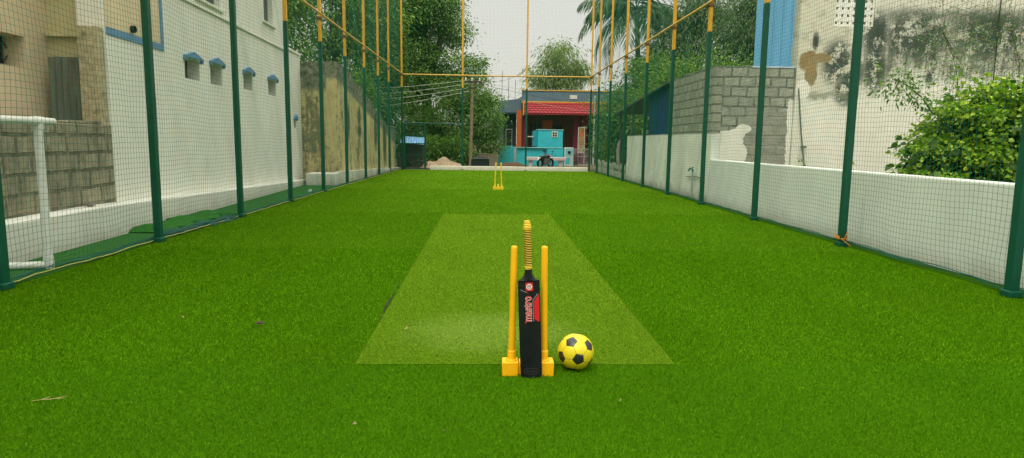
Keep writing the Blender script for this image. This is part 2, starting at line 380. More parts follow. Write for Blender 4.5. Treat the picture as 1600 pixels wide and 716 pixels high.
def in_pitch(x, y):
    t = np.clip((y-3.6)/7.8, 0, 1); return (y > 3.6) & (y < 11.4) & (x > -.745-.04*t) & (x < 1.065-.01*t)
def blades(n, y0, y1, pitch):
    # density falls off with the square of distance, blade width grows to keep the cover even
    u = rng.random(n); yc = 2.6
    inv = 1/max(yc, y0); far = 1/y1
    near_w = max(0, yc-y0)/yc**2; tot = near_w+(inv-far)
    q = u*tot; y = np.where(q < near_w, y0+q*yc**2, 1/np.maximum(inv-(q-near_w), 1e-6))
    x = rng.uniform(XL+.0, XR+.0, n) if not pitch else rng.uniform(-.79, 1.07, n)
    ip = in_pitch(x+rng.normal(0, .006, n), y+rng.normal(0, .008, n)); keep = ip if pitch else ~ip
    keep &= x > XL-.03
    x, y = x[keep], y[keep]; n = len(x); k = np.maximum(1, y/2.6)**.85
    ln = rng.uniform(.008, .016, n)*(.5 if pitch else 1)*np.minimum(k, 2.2)**.5; w = rng.uniform(.0008, .0015, n)*k
    az = rng.uniform(0, 2*np.pi, n); tilt = rng.uniform(.1, 1.05, n) if not pitch else rng.uniform(.5, 1.25, n)
    taz = rng.normal(-1.2, 1.5, n)
    tip = np.stack([np.sin(tilt)*np.cos(taz)*ln, np.sin(tilt)*np.sin(taz)*ln, np.cos(tilt)*ln], 1)
    side = np.stack([np.cos(az)*w, np.sin(az)*w, np.zeros(n)], 1)
    b = np.stack([x, y, np.full(n, .001 if not pitch else .005)], 1)
    V = np.stack([b-side, b+side, b+tip], 1).reshape(-1, 3); i = np.arange(n)*3; F = np.stack([i, i+1, i+2], 1)
    return V, F
def blade_mat(name, a, b, cc, spot=False):
    m = N(name, .8, .0); r = m.island(); c = m.ramp(r, (0, a), (.55, b), (1, cc)); P = m.pos()
    c = m.mix(m.step(m.noise(m.scl(P, (1, .5, 1)), 1.4, 4), .35, .7, 0, .3), c, tuple(q*.6 for q in b))
    if not spot:
        yy = m.sep(P)[1]       # turf rolls laid across the cage: light caught by the pile painted in, paler each roll farther off
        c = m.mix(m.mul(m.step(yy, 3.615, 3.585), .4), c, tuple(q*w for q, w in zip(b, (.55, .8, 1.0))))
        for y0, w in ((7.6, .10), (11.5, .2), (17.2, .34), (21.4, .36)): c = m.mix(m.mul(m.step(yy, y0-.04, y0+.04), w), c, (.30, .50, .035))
        c = m.mix(m.step(m.noise(m.scl(P, (.6, .35, 1)), .9, 5, .6), .45, .75, 0, .35), c, (.10, .20, .004))
    if spot:
        s = m.sep(P); c = m.mix(m.mul(m.blob(s[0], s[1], .02, 4.25, .5, .42, m.noise(P, 6, 4), .9, .95), .5), c, (.34, .44, .11))
    m.col(c); return m.m
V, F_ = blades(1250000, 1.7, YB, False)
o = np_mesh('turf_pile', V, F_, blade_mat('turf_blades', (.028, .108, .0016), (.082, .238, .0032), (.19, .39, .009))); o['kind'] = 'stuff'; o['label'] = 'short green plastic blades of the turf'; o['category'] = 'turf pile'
V, F_ = blades(330000, 3.6, 11.4, True)
o = np_mesh('pitch_pile', V, F_, blade_mat('pitch_blades', (.086, .182, .006), (.118, .228, .009), (.165, .285, .016), True)); o['kind'] = 'stuff'; o['label'] = 'clipped olive blades of the pitch strip'; o['category'] = 'turf pile'

gp = MB(); gpts = [(-.757, 4.5, .001), (-.760, 4.62, .006), (-.758, 4.72, .003), (-.764, 4.82, .014), (-.766, 4.9, .024), (-.764, 5.0, .019), (-.77, 5.1, .022), (-.768, 5.16, .006), (-.772, 5.3, .009), (-.77, 5.42, .002), (-.774, 5.55, .006), (-.776, 5.7, .001)]
for (x0, a, w0), (x1, b, w1) in zip(gpts, gpts[1:]): gp.face([(x0-w0*.6, a, .0115), (x0+w0*.3, a, .0115), (x1+w1*.3, b, .0115), (x1-w1*.6, b, .0115)])
structure(gp.build('seam_gap', simple('seam_backing', (.035, .04, .022), .95, 0, .4, 40)), 'dark frayed gap along the left edge of the pitch strip', 'seam')
# ------------------------------------------------------------------ left side: plinth, block wall, buildings
def run(mb, fx, y0, y1, z0, z1, t, n=1):
    """wall along Y whose face is X = fx(Y); its back lies t towards -X"""
    for k in range(n):
        a, b = y0+(y1-y0)*k/n, y0+(y1-y0)*(k+1)/n
        mb.hexa([(fx(a)-t, a, z0), (fx(a), a, z0), (fx(b), b, z0), (fx(b)-t, b, z0), (fx(a)-t, a, z1), (fx(a), a, z1), (fx(b), b, z1), (fx(b)-t, b, z1)])
    return mb
def run_open(mb, fx, y0, y1, z0, z1, t, ops):
    ys = sorted({y0, y1, *[o[0] for o in ops], *[o[1] for o in ops]}); zs = sorted({z0, z1, *[o[2] for o in ops], *[o[3] for o in ops]})
    for a, b in zip(ys, ys[1:]):
        zz = None
        for c, d in zip(zs, zs[1:]):
            hole = any(o[0] <= a and b <= o[1] and o[2] <= c and d <= o[3] for o in ops)
            if hole:
                if zz is not None: run(mb, fx, a, b, zz, c, t); zz = None
            elif zz is None: zz = c
        if zz is not None: run(mb, fx, a, b, zz, z1, t)
    return mb

mb = MB()
def zl(Y): return .41-.026*max(0, Y-8.1)
pk = [2.0, 8.1, 18.66]
for a, b in zip(pk, pk[1:]):
    mb.hexa([(xp(a)-.7, a, -.03), (xp(a), a, -.03), (xp(b), b, -.03), (xp(b)-.7, b, -.03), (xp(a)-.7, a, zl(a)), (xp(a), a, zl(a)), (xp(b), b, zl(b)), (xp(b)-.7, b, zl(b))])
mb.hexa([(-5.0, 18.2, -.03), (-4.2, 18.2, -.03), (-4.2, 18.9, -.03), (-5.0, 18.9, -.03), (-5.0, 18.2, .33), (-4.2, 18.2, .33), (-4.2, 18.9, .33), (-5.0, 18.9, .33)])
tag(mb.build('white_plinth', M_plinth, at=(-4.9, 10, 0), bevel=.02), 'long low white plinth along the foot of the left buildings', 'plinth')

mb = MB(); run(mb, xw, 2.0, 8.93, .35, 1.40, .16, 10)
t = thing('block_wall', 'low grey concrete block wall, dark with stains, behind the white goal pipe', 'wall', (-4.9, 6, .35))
mb.build('wall', M_blockL, t, bevel=.01)
mb = MB()
y = 2.0
while y < 8.7:
    w = random.uniform(.28, .42); h = random.uniform(.02, .06); run(mb, lambda Y: xw(Y)-.012, y, min(y+w-.02, 8.92), 1.40, 1.40+h, .13); y += w
mb.build('coping', M_blockL, t, bevel=.015)

# white building
WW = thing('white_building', 'tall white building with small windows under blue gabled hoods', 'building', (-5.3, 14, 0))
WINS = [(11.36, 11.97, 2.23, 2.57), (12.49, 13.06, 2.23, 2.61), (14.32, 14.91, 2.28, 2.64), (16.1, 16.74, 2.28, 2.66)]
UP = [(12.0, 13.12, 3.66, 4.7), (15.95, 16.68, 3.95, 5.0)]
mb = MB(); run_open(mb, xw, 8.93, 17.84, .0, 7.5, .35, WINS+UP)
mb.box(-9.5, xw(17.84)-.36, 17.5, 17.84, 0, 7.5)
mb.build('wall', M_white, WW)
mb = MB(); run_open(mb, xw, 17.86, 19.28, .0, 3.56, .35, [(18.4, 18.62, 1.55, 1.8)]); mb.box(-9.5, xw(19.2)-.36, 18.95, 19.27, 0, 3.56)
an = mb.build('annex_wall', M_white, WW)
mb = MB(); run(mb, lambda Y: xw(Y)+.03, 17.87, 19.32, 3.56, 3.63, .42); mb.build('coping', M_white, an, bevel=.01)
mb = MB(); run(mb, lambda Y: xw(Y)+.035, 10.75, 17.83, 3.49, 3.535, .03, 3); mb.build('string_course', M_white, WW, bevel=.006)
mb = MB(); run(mb, lambda Y: xw(Y)+.006, 8.94, 10.5, 2.66, 7.5, .004); mb.build('beige_panel', M_pink, WW)
mb = MB(); run(mb, lambda Y: xw(Y)+.014, 8.94, 10.6, 2.56, 2.655, .012, 2); run(mb, lambda Y: xw(Y)+.014, 10.5, 10.6, 2.656, 7.5, .012); mb.build('blue_trim', M_blue, WW, bevel=.003)
mb = MB(); xx = xw(9.62); mb.lathe([(.05, -.02), (.05, .05), (.036, .05), (.036, .0)], (xx+.005, 9.62, 2.73), 14, 'X'); mb.build('drain_pipe', M_dark, WW)
def hood(y0, y1, zt, parent, d=.06):
    a, b, m = y0-.045, y1+.045, (y0+y1)/2; x = xw(m)+.002; h = MB()
    for s0, s1, za, zb in ((a, m, zt+.0, zt+.09), (m, b, zt+.09, zt+.0)):
        h.hexa([(x, s0, za), (x+d, s0, za), (x+d, s1, zb), (x, s1, zb), (x, s0, za+.03), (x+d, s0, za+.03), (x+d, s1, zb+.03), (x, s1, zb+.03)])
    h.prism([(x+d*.9, a+.02, zt), (x+d*.9, b-.02, zt), (x+d*.9, m, zt+.085)], (.012, 0, 0))
    for q in (a, b-.05): h.box(x, x+d*.85, q, q+.05, zt-.05, zt-.002)
    return h.build('hood', M_blue, parent, bevel=.004)
for i, (a, b, c, d) in enumerate(WINS+UP+[(18.4, 18.62, 1.55, 1.8)]):
    x = xw((a+b)/2); f = MB()
    if i < 4 or i == 6:
        f.box(x-.24, x-.215, a+.003, b-.003, c+.003, d-.003)
        wn = f.build('window', M_brownwood, WW); hood(a, b, d+.0, wn, .06)
        MB().box(x-.214, x-.21, a+.05, b-.05, c+.04, d-.04).build('pane', M_glass, wn)
    else:
        for p, q in ((a+.01, a+.05), (b-.05, b-.01), ((a+b)/2-.02, (a+b)/2+.02)): f.box(x-.16, x-.12, p, q, c+.01, d-.01)
        f.box(x-.16, x-.12, a+.051, b-.051, c+.012, c+.05)
        wn = f.build('window', simple('grey_window_frame', (.3, .32, .27)), WW); MB().box(x-.15, x-.135, a+.02, b-.02, c+.02, d-.02).build('pane', M_glass, wn)
        s = MB(); run(s, lambda Y: xw(Y)+.05, a-.12, b+.12, c-.05, c-.003, .09); s.build('sill', M_white, wn, bevel=.006)

# beige house
BH = thing('beige_house', 'peach beige house wall with a deep recessed grilled window', 'house', (-6.2, 6, 0))
mb = MB(); run_open(mb, lambda Y: -5.8, 1.5, 9.1, 0, 7.5, .35, [(7.3, 8.66, 2.09, 2.47)]); mb.build('wall', M_pink, BH)
MB().box(-6.14, xw(9)-.1, 9.101, 9.35, 0, 7.5).build('return_wall', M_tan, BH)
MB().box(-5.78, -5.24, 9.02, 9.098, 2.53, 2.57).build('ledge', M_tan, BH, bevel=.006)
f = MB()
for q in (7.32, 7.75, 8.18, 8.6): f.box(-6.09, -6.05, q, q+.04, 2.1, 2.46)
f.box(-6.095, -6.045, 7.31, 8.65, 2.092, 2.125).box(-6.095, -6.045, 7.31, 8.65, 2.435, 2.468)
wn = f.build('window', simple('green_grey_frame', (.05, .07, .055)), BH); MB().box(-6.14, -6.11, 7.31, 8.65, 2.1, 2.46).build('pane', M_glass, wn)
f = MB()
for k in range(9): f.tube([(-6.02, 7.34+k*.15, 2.1), (-6.02, 7.5+k*.15, 2.28), (-6.02, 7.34+k*.15, 2.46)], .008, 5)
f.build('grille', M_dark, wn)
tag(MB().box(xw(8.85)-.285, xw(8.85)-.03, 8.78, 8.925, .4, 2.64).build('concrete_pillar', M_pillar, at=(-5.1, 9, .4), bevel=.015), 'narrow rough concrete pillar between beige house and white building', 'pillar')
def corrugated(name, mat, o, u, w, h, pitch, amp, parent=None, th=.006, up=(0, 0, 1), n=None):
    """corrugated sheet: origin o, unit run direction u, height along up"""
    o, u, up = Vector(o), Vector(u), Vector(up).normalized(); nrm = u.cross(up).normalized(); m = MB(); k = int(w/pitch*8); pv = []
    for i in range(k+1):
        s = w*i/k; pv.append(o+u*s+nrm*amp*math.sin(2*math.pi*s/pitch))
    for i in range(k):
        a, b = pv[i], pv[i+1]; q = nrm*th; m.hexa([a, b, b+q, a+q, a+up*h, b+up*h, b+q+up*h, a+q+up*h])
    if parent is not None: return m.build(name, mat, parent)
    return m.build(name, mat, at=tuple(o))
tag(corrugated('corrugated_sheet', corr_mat('old_roof_sheet', (.14, .155, .115), .25, (.13, .075, .045)), (-5.74, 8.93, .42), Vector((1, 0, 0)), .47, 1.84, .085, .012, up=(.03, -.01, 1)), 'weathered grey corrugated sheet standing behind the low block wall', 'roofing sheet')

# stained yellow wall
OW = thing('stained_wall', 'old yellow wall streaked with black mould, its top stepping down', 'wall', (-4.4, 22, 0))
MB().box(-6.0, xo(19.3)-.002, 19.31, 19.62, 0, 3.42).build('front_face', M_ochF, OW, bevel=.012)
prof = [(19.30, 0), (28.6, 0), (28.6, 1.72), (26.6, 1.75), (26.55, 1.95), (25.6, 2.05), (25.5, 2.3), (24.2, 2.36), (24.1, 2.62), (22.8, 2.72), (22.6, 2.95), (21.3, 3.05), (21.1, 3.25), (20.3, 3.36), (19.30, 3.44)]
mb = MB(); ys = [p[0] for p in prof]
top = list(reversed(prof[2:]))
for (a, za), (b, zb) in zip(top, top[1:]):
    mb.hexa([(xo(a)-.3, a, 0), (xo(a), a, 0), (xo(b), b, 0), (xo(b)-.3, b, 0), (xo(a)-.3, a, za), (xo(a), a, za), (xo(b), b, zb), (xo(b)-.3, b, zb)])
mb.build('side_face', M_ochS, OW)
mb = MB(); run(mb, lambda Y: xo(Y)+.03, 26.62, 28.58, 1.76, 1.83, .3); mb.build('coping', M_ochS, OW, bevel=.015)
mb = MB(); xk = lambda Y: xo(Y)+.16
for a, b in ((18.93, 22), (22, 25.5), (25.5, 28.6)):
    za, zb = .36-.026*(a-18.9), .36-.026*(b-18.9)
    mb.hexa([(xk(a)-.15, a, -.03), (xk(a), a, -.03), (xk(b), b, -.03), (xk(b)-.15, b, -.03), (xk(a)-.15, a, za), (xk(a), a, za), (xk(b), b, zb), (xk(b)-.15, b, zb)])
tag(mb.build('base_kerb', M_kerb, at=(-4.1, 23, 0), bevel=.015), 'white painted kerb along the foot of the stained yellow wall', 'kerb')

# ------------------------------------------------------------------ right side: boundary wall, block building, house
mb = MB(); mb.box(XG, XG+.16, 1.5, 14.08, -.03, .93); bw = mb.build('boundary_wall', M_white2, at=(XG, 8, 0), bevel=.02)
tag(bw, 'low white painted boundary wall along the right fence', 'wall')
BB = thing('block_building', 'unplastered grey block building with white paint smeared on its lower walls', 'building', (5.6, 17, 0))
MB().box(XG+.001, XG+.2, 14.1, 17.35, -.03, 2.86).build('side_wall', M_blockS, BB, bevel=.01)
MB().box(XG+.201, 6.46, 14.1, 14.32, -.03, 2.86).build('front_wall', M_blockF, BB, bevel=.008)
mb = MB()
for x0 in np.arange(XG+.02, 6.4, .31): mb.box(x0, min(x0+.30, 6.45), 14.11, 14.31, 2.862, 2.862+random.uniform(.01, .05))
for y0 in np.arange(14.34, 17.3, .4): mb.box(XG+.01, XG+.19, y0, y0+.39, 2.862, 2.862+random.uniform(.01, .05))
mb.build('coping', M_blockF, BB, bevel=.012)
SW = thing('side_wall', 'chest high white wall with mossy foot under the dark blue shed sheet', 'wall', (XG, 20, 0))
MB().box(XG, XG+.18, 17.36, 22.75, -.03, 1.5).build('wall', M_blockS, SW, bevel=.012)
HS = thing('old_house', 'tall weathered white house with mouldy plaster and perforated vent', 'house', (9.5, 15, 0))
mb = MB()
vx0, vx1, vz0, vz1 = 7.19, 8.05, 3.74, 4.62
for a, b, c, d in ((6.47, vx0, -.03, 7.5), (vx1, 14.5, -.03, 7.5), (vx0, vx1, -.03, vz0), (vx0, vx1, vz1, 7.5)): mb.box(a, b, 14.06, 14.4, c, d)
mb.box(6.47, 6.75, 14.41, 16.1, -.03, 7.5); mb.build('wall', M_house, HS)
mb = MB(); nx, nz_ = 7, 6; cw, chh = (vx1-vx0)/nx, (vz1-vz0)/nz_
for i in range(nz_+1): mb.box(vx0, vx1, 14.09, 14.2, max(vz0, vz0+i*chh-.045), min(vz1, vz0+i*chh+.045))
for i in range(nx+1): mb.box(max(vx0, vx0+i*cw-.04), min(vx1, vx0+i*cw+.04), 14.093, 14.197, vz0, vz1)
vt = mb.build('vent_block', M_white, HS); MB().box(vx0, vx1, 14.25, 14.27, vz0, vz1).build('backing', M_dark, vt)
mb = MB(); mb.tube([(6.5, 13.99, 2.44), (6.62, 13.99, 1.5), (6.8, 13.98, .4)], .016, 7); mb.box(6.66, 6.75, 13.97, 14.05, 1.2, 1.24)
tag(mb.build('drain_pipe', simple('grey_green_pipe', (.12, .15, .11)), at=(6.6, 14, 1)), 'thin slanting drain pipe on the weathered house wall', 'pipe')
tag(MB().tube([(10.72, 14.03, 2.6), (10.68, 14.03, 7)], .012, 6).build('wall_pipe', M_dark, at=(10.7, 14, 3)), 'thin dark vertical pipe high on the house wall above the creeper', 'pipe')
BS = thing('blue_sheet', 'light blue profiled metal sheet standing on the block building beside the house', 'sheet', (6, 14.2, 2.9))
m = MB()
x = 5.56
while x < 6.36:
    w = min(.2, 6.42-x); m.box(x, x+w-.03, 14.12, 14.125, 2.875, 5.6); m.box(x+w-.03, x+w, 14.105, 14.13, 2.875, 5.6); x += w
m.build('panel', corr_mat('light_blue_sheet', (.13, .36, .56), .08), BS); MB().box(5.52, 6.44, 14.09, 14.104, 2.865, 2.9).build('flashing', simple('pale_flashing', (.45, .55, .62)), BS)

SH = thing('lean_to_shed', 'dark lean-to shed with blue side sheet and sloping roof', 'shed', (5.6, 20.5, 0))
corrugated('side_sheet', corr_mat('dark_blue_sheet', (.004, .042, .105), .2), (XG+.06, 19.9, 1.5), Vector((0, -1, 0)), 2.45, 1.28, .16, .012, SH)
m = MB(); m.hexa([(XG-.12, 17.4, 2.80), (8.5, 17.4, 3.0), (8.5, 24.8, 2.5), (XG-.12, 24.8, 2.26), (XG-.12, 17.4, 2.85), (8.5, 17.4, 3.05), (8.5, 24.8, 2.55), (XG-.12, 24.8, 2.31)]); m.build('roof', simple('rusted_roof', (.07, .075, .06)), SH)
m = MB()
for y in (20.0, 22.4, 24.5): m.tube([(XG+.1, y, 0), (XG+.1, y, 2.85-.073*(y-17.4))], .03, 8)
m.tube([(XG+.1, 20, 2.15), (XG+.1, 24.5, 2.0)], .02, 6); m.tube([(XG+.1, 20, 1.85), (8, 20, 1.9)], .02, 6); m.build('frame', simple('grey_shed_pipe', (.07, .1, .09)), SH)
for y, c, h in ((24.0, (.30, .28, .22), .9), (24.3, (.03, .03, .04), .75)):
    m = MB(); 
    for k in range(5): m.tube([(XG-.02+.03*math.sin(k*2), y+k*.05, 1.35-.05*k), (XG-.04, y+k*.05+.02, 1.0), (XG-.03+.02*math.cos(k*3), y+k*.06, 1.35-h+.04*k)], [.035, .05, .03], 7)
    lab = 'pale cloth hanging from the shed post by the right fence' if c[0] > .1 else 'dark cloth hanging beside a pale one at the shed post'
    tag(m.build('hanging_cloth', simple('cloth_pale' if c[0] > .1 else 'cloth_dark', c, .9), at=(XG, y, .9), smooth=True), lab, 'cloth')
BL = thing('low_concrete_fence', 'knee high precast concrete fence at far end of right side', 'fence', (XG, 26, 0))
M_conc = simple('aged_concrete', (.38, .40, .30), .9, .1, .2, 4, .3)
for y in np.arange(22.8, 29, 1.2): MB().box(XG-.02, XG+.1, y, y+.12, -.03, .52).build('post', M_conc, BL, bevel=.01)
M_concp = simple('aged_concrete_panel', (.42, .44, .34), .9, .1, .2, 4, .3)
for y in np.arange(22.93, 28.9, 1.2): MB().box(XG+.01, XG+.06, y, y+1.06, -.03, .18).box(XG+.01, XG+.06, y, y+1.06, .30, .45).box(XG+.015, XG+.055, y+.48, y+.58, .181, .299).build('panel', M_concp, BL, bevel=.008)
SP = thing('standpipe', 'small green water tap on a pipe at foot of white wall', 'tap', (4.62, 15, 0))
MB().tube([(4.64, 15, 0), (4.64, 15, .62)], .018, 8).build('pipe', simple('pale_green_pipe', (.30, .4, .3)), SP)
m = MB(); m.tube([(4.64, 15, .62), (4.64, 15, .68), (4.58, 15, .70), (4.54, 15, .64)], .02, 8); m.tube([(4.64, 14.95, .72), (4.64, 15.05, .72)], .012, 6); m.build('tap', simple('green_tap', (.01, .12, .07)), SP)
m = MB(); m.tube([(4.68, 14.5, .5), (4.68, 14.8, .52), (4.68, 15.3, .5), (4.68, 15.6, .48)], .012, 6); m.build('branch_pipe', simple('rust_pipe', (.2, .14, .08)), SP)

# ------------------------------------------------------------------ back of the cage
K = MB().box(-2.57, 4.28, YB-.02, YB+.16, -.03, .175).build('back_kerb', M_kerb, at=(0, YB, 0), bevel=.015); tag(K, 'low cream kerb closing the far end of the turf', 'kerb')

# ------------------------------------------------------------------ cage posts, rails, nets
P0 = thing('fence_post', 'x', 'fence post', (0, 0, 0), 'two tone posts of the practice cage')
MB().box(-.04, .04, -.04, .04, 0, 3.5).build('pole', M_green, P0, bevel=.006)
MB().box(-.036, .036, -.036, .036, 3.5, 7.7).build('upper_pole', M_yellow, P0, bevel=.006)
MB().box(-.060, .060, -.060, .060, 0, .06).build('base_plate', M_green, P0, bevel=.012)
MB().box(-.052, .052, -.052, .052, 3.985, 4.0).box(-.07, .05, -.05, .05, 4.0, 4.06).build('clamp', M_rust, P0, bevel=.006)
LY = [5.42, 7.99, 10.63, 13.3, 15.95, 18.6, 21.4, 24.0, 26.5]; RY = [5.33, 8.05, 10.82, 13.6, 16.25, 18.95, 21.85, 24.6, 27.2]
ords = ['nearest the camera', 'second from the camera', 'third from the camera', 'fourth from the camera', 'fifth from the camera', 'sixth from the camera', 'seventh from the camera', 'eighth from the camera', 'ninth from the camera']
first = True
for X, Ys, side in ((XL, LY, 'left'), (XR, RY, 'right')):
    for y, w in zip(Ys, ords):
        lab = f'green fence post with yellow upper half, {w} in the {side} row'
        if first: P0.location = (X, y, 0); P0['label'] = lab; first = False
        else: copy_tree(P0, (X, y, 0), lab)
for X, w in ((-3.76, 'back left corner post of the cage beside the green gate'), (-1.17, 'back row post in front of the big dark tree'), (1.57, 'back row post standing before the grey house front'), (4.35, 'back right corner post of the cage beside the red pillars')):
    copy_tree(P0, (X, YB+.04, 0), w)
ZR = 4.03
for nm, a, b in (('left', (XL+.06, 3, ZR), (-3.70, YB, ZR)), ('right', (XR-.06, 3, ZR), (4.29, YB, ZR))):
    pts = [Vector(a).lerp(Vector(b), k/12)+Vector((0, 0, random.uniform(-.008, .008))) for k in range(13)]
    tag(MB().tube(pts, .026, 10).build('fence_rail', M_rail, at=a, smooth=True), f'long yellow horizontal pipe joining the {nm} row of posts', 'fence rail', 'yellow rails of the cage')
tag(MB().tube([(-3.74, YB-.02, ZR), (0, YB-.02, ZR-.015), (4.33, YB-.02, ZR)], .03, 10).build('fence_rail', M_rail, at=(0, YB, ZR), smooth=True), 'yellow horizontal pipe across the back row of posts', 'fence rail', 'yellow rails of the cage')
tag(MB().tube([(-3.72, YB+.02, 2.0), (-1.2, YB+.02, 1.98)], .025, 8).build('green_rail', M_green, at=(-2.4, YB, 2)), 'green pipe above the gate between two back posts', 'rail')

def noise1(t, k): return np.sin(t*1.3+k)+.6*np.sin(t*2.9+k*2.1)+.35*np.sin(t*6.1+k*3.7)
def net(name, label, X0, Y0, X1, Y1, ztop, outward, cell=.057, rad=.0016, seg=4, shaggy=.02):
    Ln = math.hypot(X1-X0, Y1-Y0); d = np.array([(X1-X0)/Ln, (Y1-Y0)/Ln]); nrm = np.array(outward, float)
    nu, nv = int(Ln/cell), int(ztop/cell)
    def S(u, v):      # u along, v up -> xyz, with slack in the net
        b = .03*np.sin(u*2*np.pi/2.67)**2*(.5+.5*np.sin(v*1.7+u*.6))+.012*noise1(u*2+v, 1)
        du = .006*noise1(v*1.6+u*.3, 2)+.002*noise1(v*7+u*2, 5); dz = .010*noise1(u*1.5+v*.2, 3)+.002*noise1(u*6+v, 4)
        low = np.exp(-v/.10); dz = dz*(1-low)+.006*low*np.abs(noise1(u*5, 2)); b = b+low*(.03+.003*noise1(u*1.6, 7))
        return np.stack([X0+d[0]*(u+du)+nrm[0]*b, Y0+d[1]*(u+du)+nrm[1]*b, np.maximum(v+dz, .012)], -1)
    Vs, Fs, off = [], [], 0
    ang = np.array([0, 2*np.pi/3, 4*np.pi/3])+.5
    def strands(Pm, e1, e2):   # Pm (k, m, 3)
        nonlocal off
        k, m, _ = Pm.shape
        ring = np.cos(ang)[:, None]*e1+np.sin(ang)[:, None]*e2
        V = (Pm[:, :, None, :]+ring[None, None]*rad).reshape(-1, 3)
        i = (np.arange(k)[:, None, None]*m+np.arange(m-1)[None, :, None])*3+np.arange(3)[None, None, :]
        j = (np.arange(k)[:, None, None]*m+np.arange(m-1)[None, :, None])*3+((np.arange(3)+1) % 3)[None, None, :]
        F = np.stack([i, j, j+3, i+3], -1).reshape(-1, 4)+off
        Vs.append(V); Fs.append(F); off += len(V)
    u = np.arange(nu+1)*cell; v = np.linspace(0.0, ztop, nv//seg)
    U, W = np.meshgrid(u, v, indexing='ij'); strands(S(U, W), np.array([1., 0, 0]), np.array([0, 1., 0]))
    zz = np.concatenate([np.array([.004, .018, .03, .045, .075, .11]), .16+np.arange(nv-2)*cell]); u2 = np.linspace(0, Ln, nu//seg)
    W, U = np.meshgrid(zz, u2, indexing='ij'); strands(S(U, W), np.array([nrm[0], nrm[1], 0.]), np.array([0, 0, 1.]))
    T = thing(name, label, 'net', (X0, Y0, 0)); np_mesh('mesh_cords', np.concatenate(Vs), np.concatenate(Fs), M_net, T)
    return T, S, Ln
NL, SL, LnL = net('side_net', 'green cord net hung along the left row of posts', XL-.06, 3.0, -3.83, YB, 7.6, (-1, 0))
NR, SR, LnR = net('side_net', 'green cord net hung along the right row of posts', XR+.06, 3.0, 4.42, YB, 7.6, (1, 0))
NB, SB_, LnB = net('back_net', 'green cord net hung across the back row of posts', -3.76, YB+.11, 4.35, YB+.11, 7.6, (0, 1))
uu = np.arange(2.3, 12, .12); rr = [tuple(SL(np.array(q), np.array(.02))+np.array([.03, 0, .004])) for q in uu]
MB().tube(rr, .0045, 6).build('bottom_rope', M_rope, NL)
uu = np.arange(12, LnL, .15); MB().tube([tuple(SL(np.array(q), np.array(.02))+np.array([.03, 0, .002])) for q in uu], .006, 5).build('bottom_rope', M_rope, NL)
M_edge = net_mat('teal_edge_rope', (.02, .11, .085))
for S_, Ln_, T_, sg in ((SR, LnR, NR, -1), (SL, LnL, NL, 1)):
    for k in range(3):
        uu = np.arange(.3, Ln_, .09); ph = k*2.1
        pts = [tuple(S_(np.array(q), np.array(.03))+np.array([sg*(.01+.010*math.sin(q*3.3+ph)), 0, .008+.012*k+.006*math.sin(q*4.7+ph)])) for q in uu]
        MB().tube(pts, .005, 4).build('edge_cord', M_edge, T_)

# gate in the back corner
GT = thing('metal_gate', 'green framed net gate in the back left corner', 'gate', (-3.2, YB, 0))
m = MB(); yg = YB-.01
for x in (-3.66, -2.77): m.box(x-.04, x+.04, yg-.03, yg+.03, .02, 1.96)
for z in (.05, .62, 1.12, 1.46, 1.93): m.box(-3.62, -2.81, yg-.02, yg+.02, z-.02, z+.02)
m.build('gate_frame', M_green, GT)
m = MB()
for x in np.arange(-3.6, -2.82, .057): m.tube([(x, yg+.03, .05), (x, yg+.03, 1.93)], .0025, 3, False)
for z in np.arange(.06, 1.92, .057): m.tube([(-3.62, yg+.034, z), (-2.81, yg+.034, z)], .0025, 3, False)
m.build('net_infill', M_net, GT)

# ------------------------------------------------------------------ cricket things and ball
M_stump = simple('yellow_stump_plastic', (.84, .42, .005), .4, .25, .05, 8, .03, dirt=(.55, .28, .015), dirt_amt=.4)
M_stump2 = simple('lemon_stump_plastic', (.72, .5, .012), .42, .4, .05, 8, .02)
def stump_set(root, cx, cy, mat, mid_stub, splay=0., rot=0):
    base = MB(); zt = .078
    def rb(x0, x1, y0, y1, z0, z1): base.box(x0, x1, y0, y1, z0, z1)
    rb(cx-.139, cx-.053, cy-.046, cy+.046, 0, zt); rb(cx+.053, cx+.139, cy-.046, cy+.046, 0, zt); rb(cx-.047, cx+.047, cy-.04, cy+.04, .006, zt-.004)
    rb(cx-.0529, cx-.0471, cy-.035, cy+.035, .012, zt-.02); rb(cx+.0471, cx+.0529, cy-.035, cy+.035, .012, zt-.02)
    base.build('base', mat, root, bevel=.013, smooth=True)
    for s in (-1, 1):
        xs = cx+s*.088; st = MB()
        top = .705; sp = -s*splay
        prof = [(0.0225, .03), (.0225, .128), (.021, .134), (.0185, .136), (.0183, .40), (.0178, top-.012), (.0165, top-.004), (.012, top)]
        k = len(st.v); st.lathe(prof, (xs, cy, 0), 18)
        st.v = [(x+sp*max(0, z-.08), y, z) for x, y, z in st.v]
        st.build('stump', mat, root, smooth=True)
        # moulded rim where the stump enters the block
        MB().lathe([(.030, zt-.02), (.030, zt+.006), (.026, zt+.01), (.0226, zt+.01)], (xs, cy, 0), 18).build('socket', mat, root, smooth=True)
    if mid_stub: MB().lathe([(.024, zt-.02), (.024, zt+.07), (.02, zt+.075)], (cx, cy, 0), 14).build('socket', mat, root, smooth=True)
cx0, cy0 = .216, 3.462
S1 = thing('cricket_stumps', 'orange yellow plastic cricket stumps in front with bat leaning on them', 'cricket stumps', (cx0, cy0, .004))
stump_set(S1, cx0, cy0, M_stump, True, .012); S1.location.z = .001
S2 = thing('cricket_stumps', 'small far yellow plastic cricket stumps standing alone near the back kerb', 'cricket stumps', (.232, 17.25, 0))
stump_set(S2, .232, 17.25, M_stump2, True, .035)

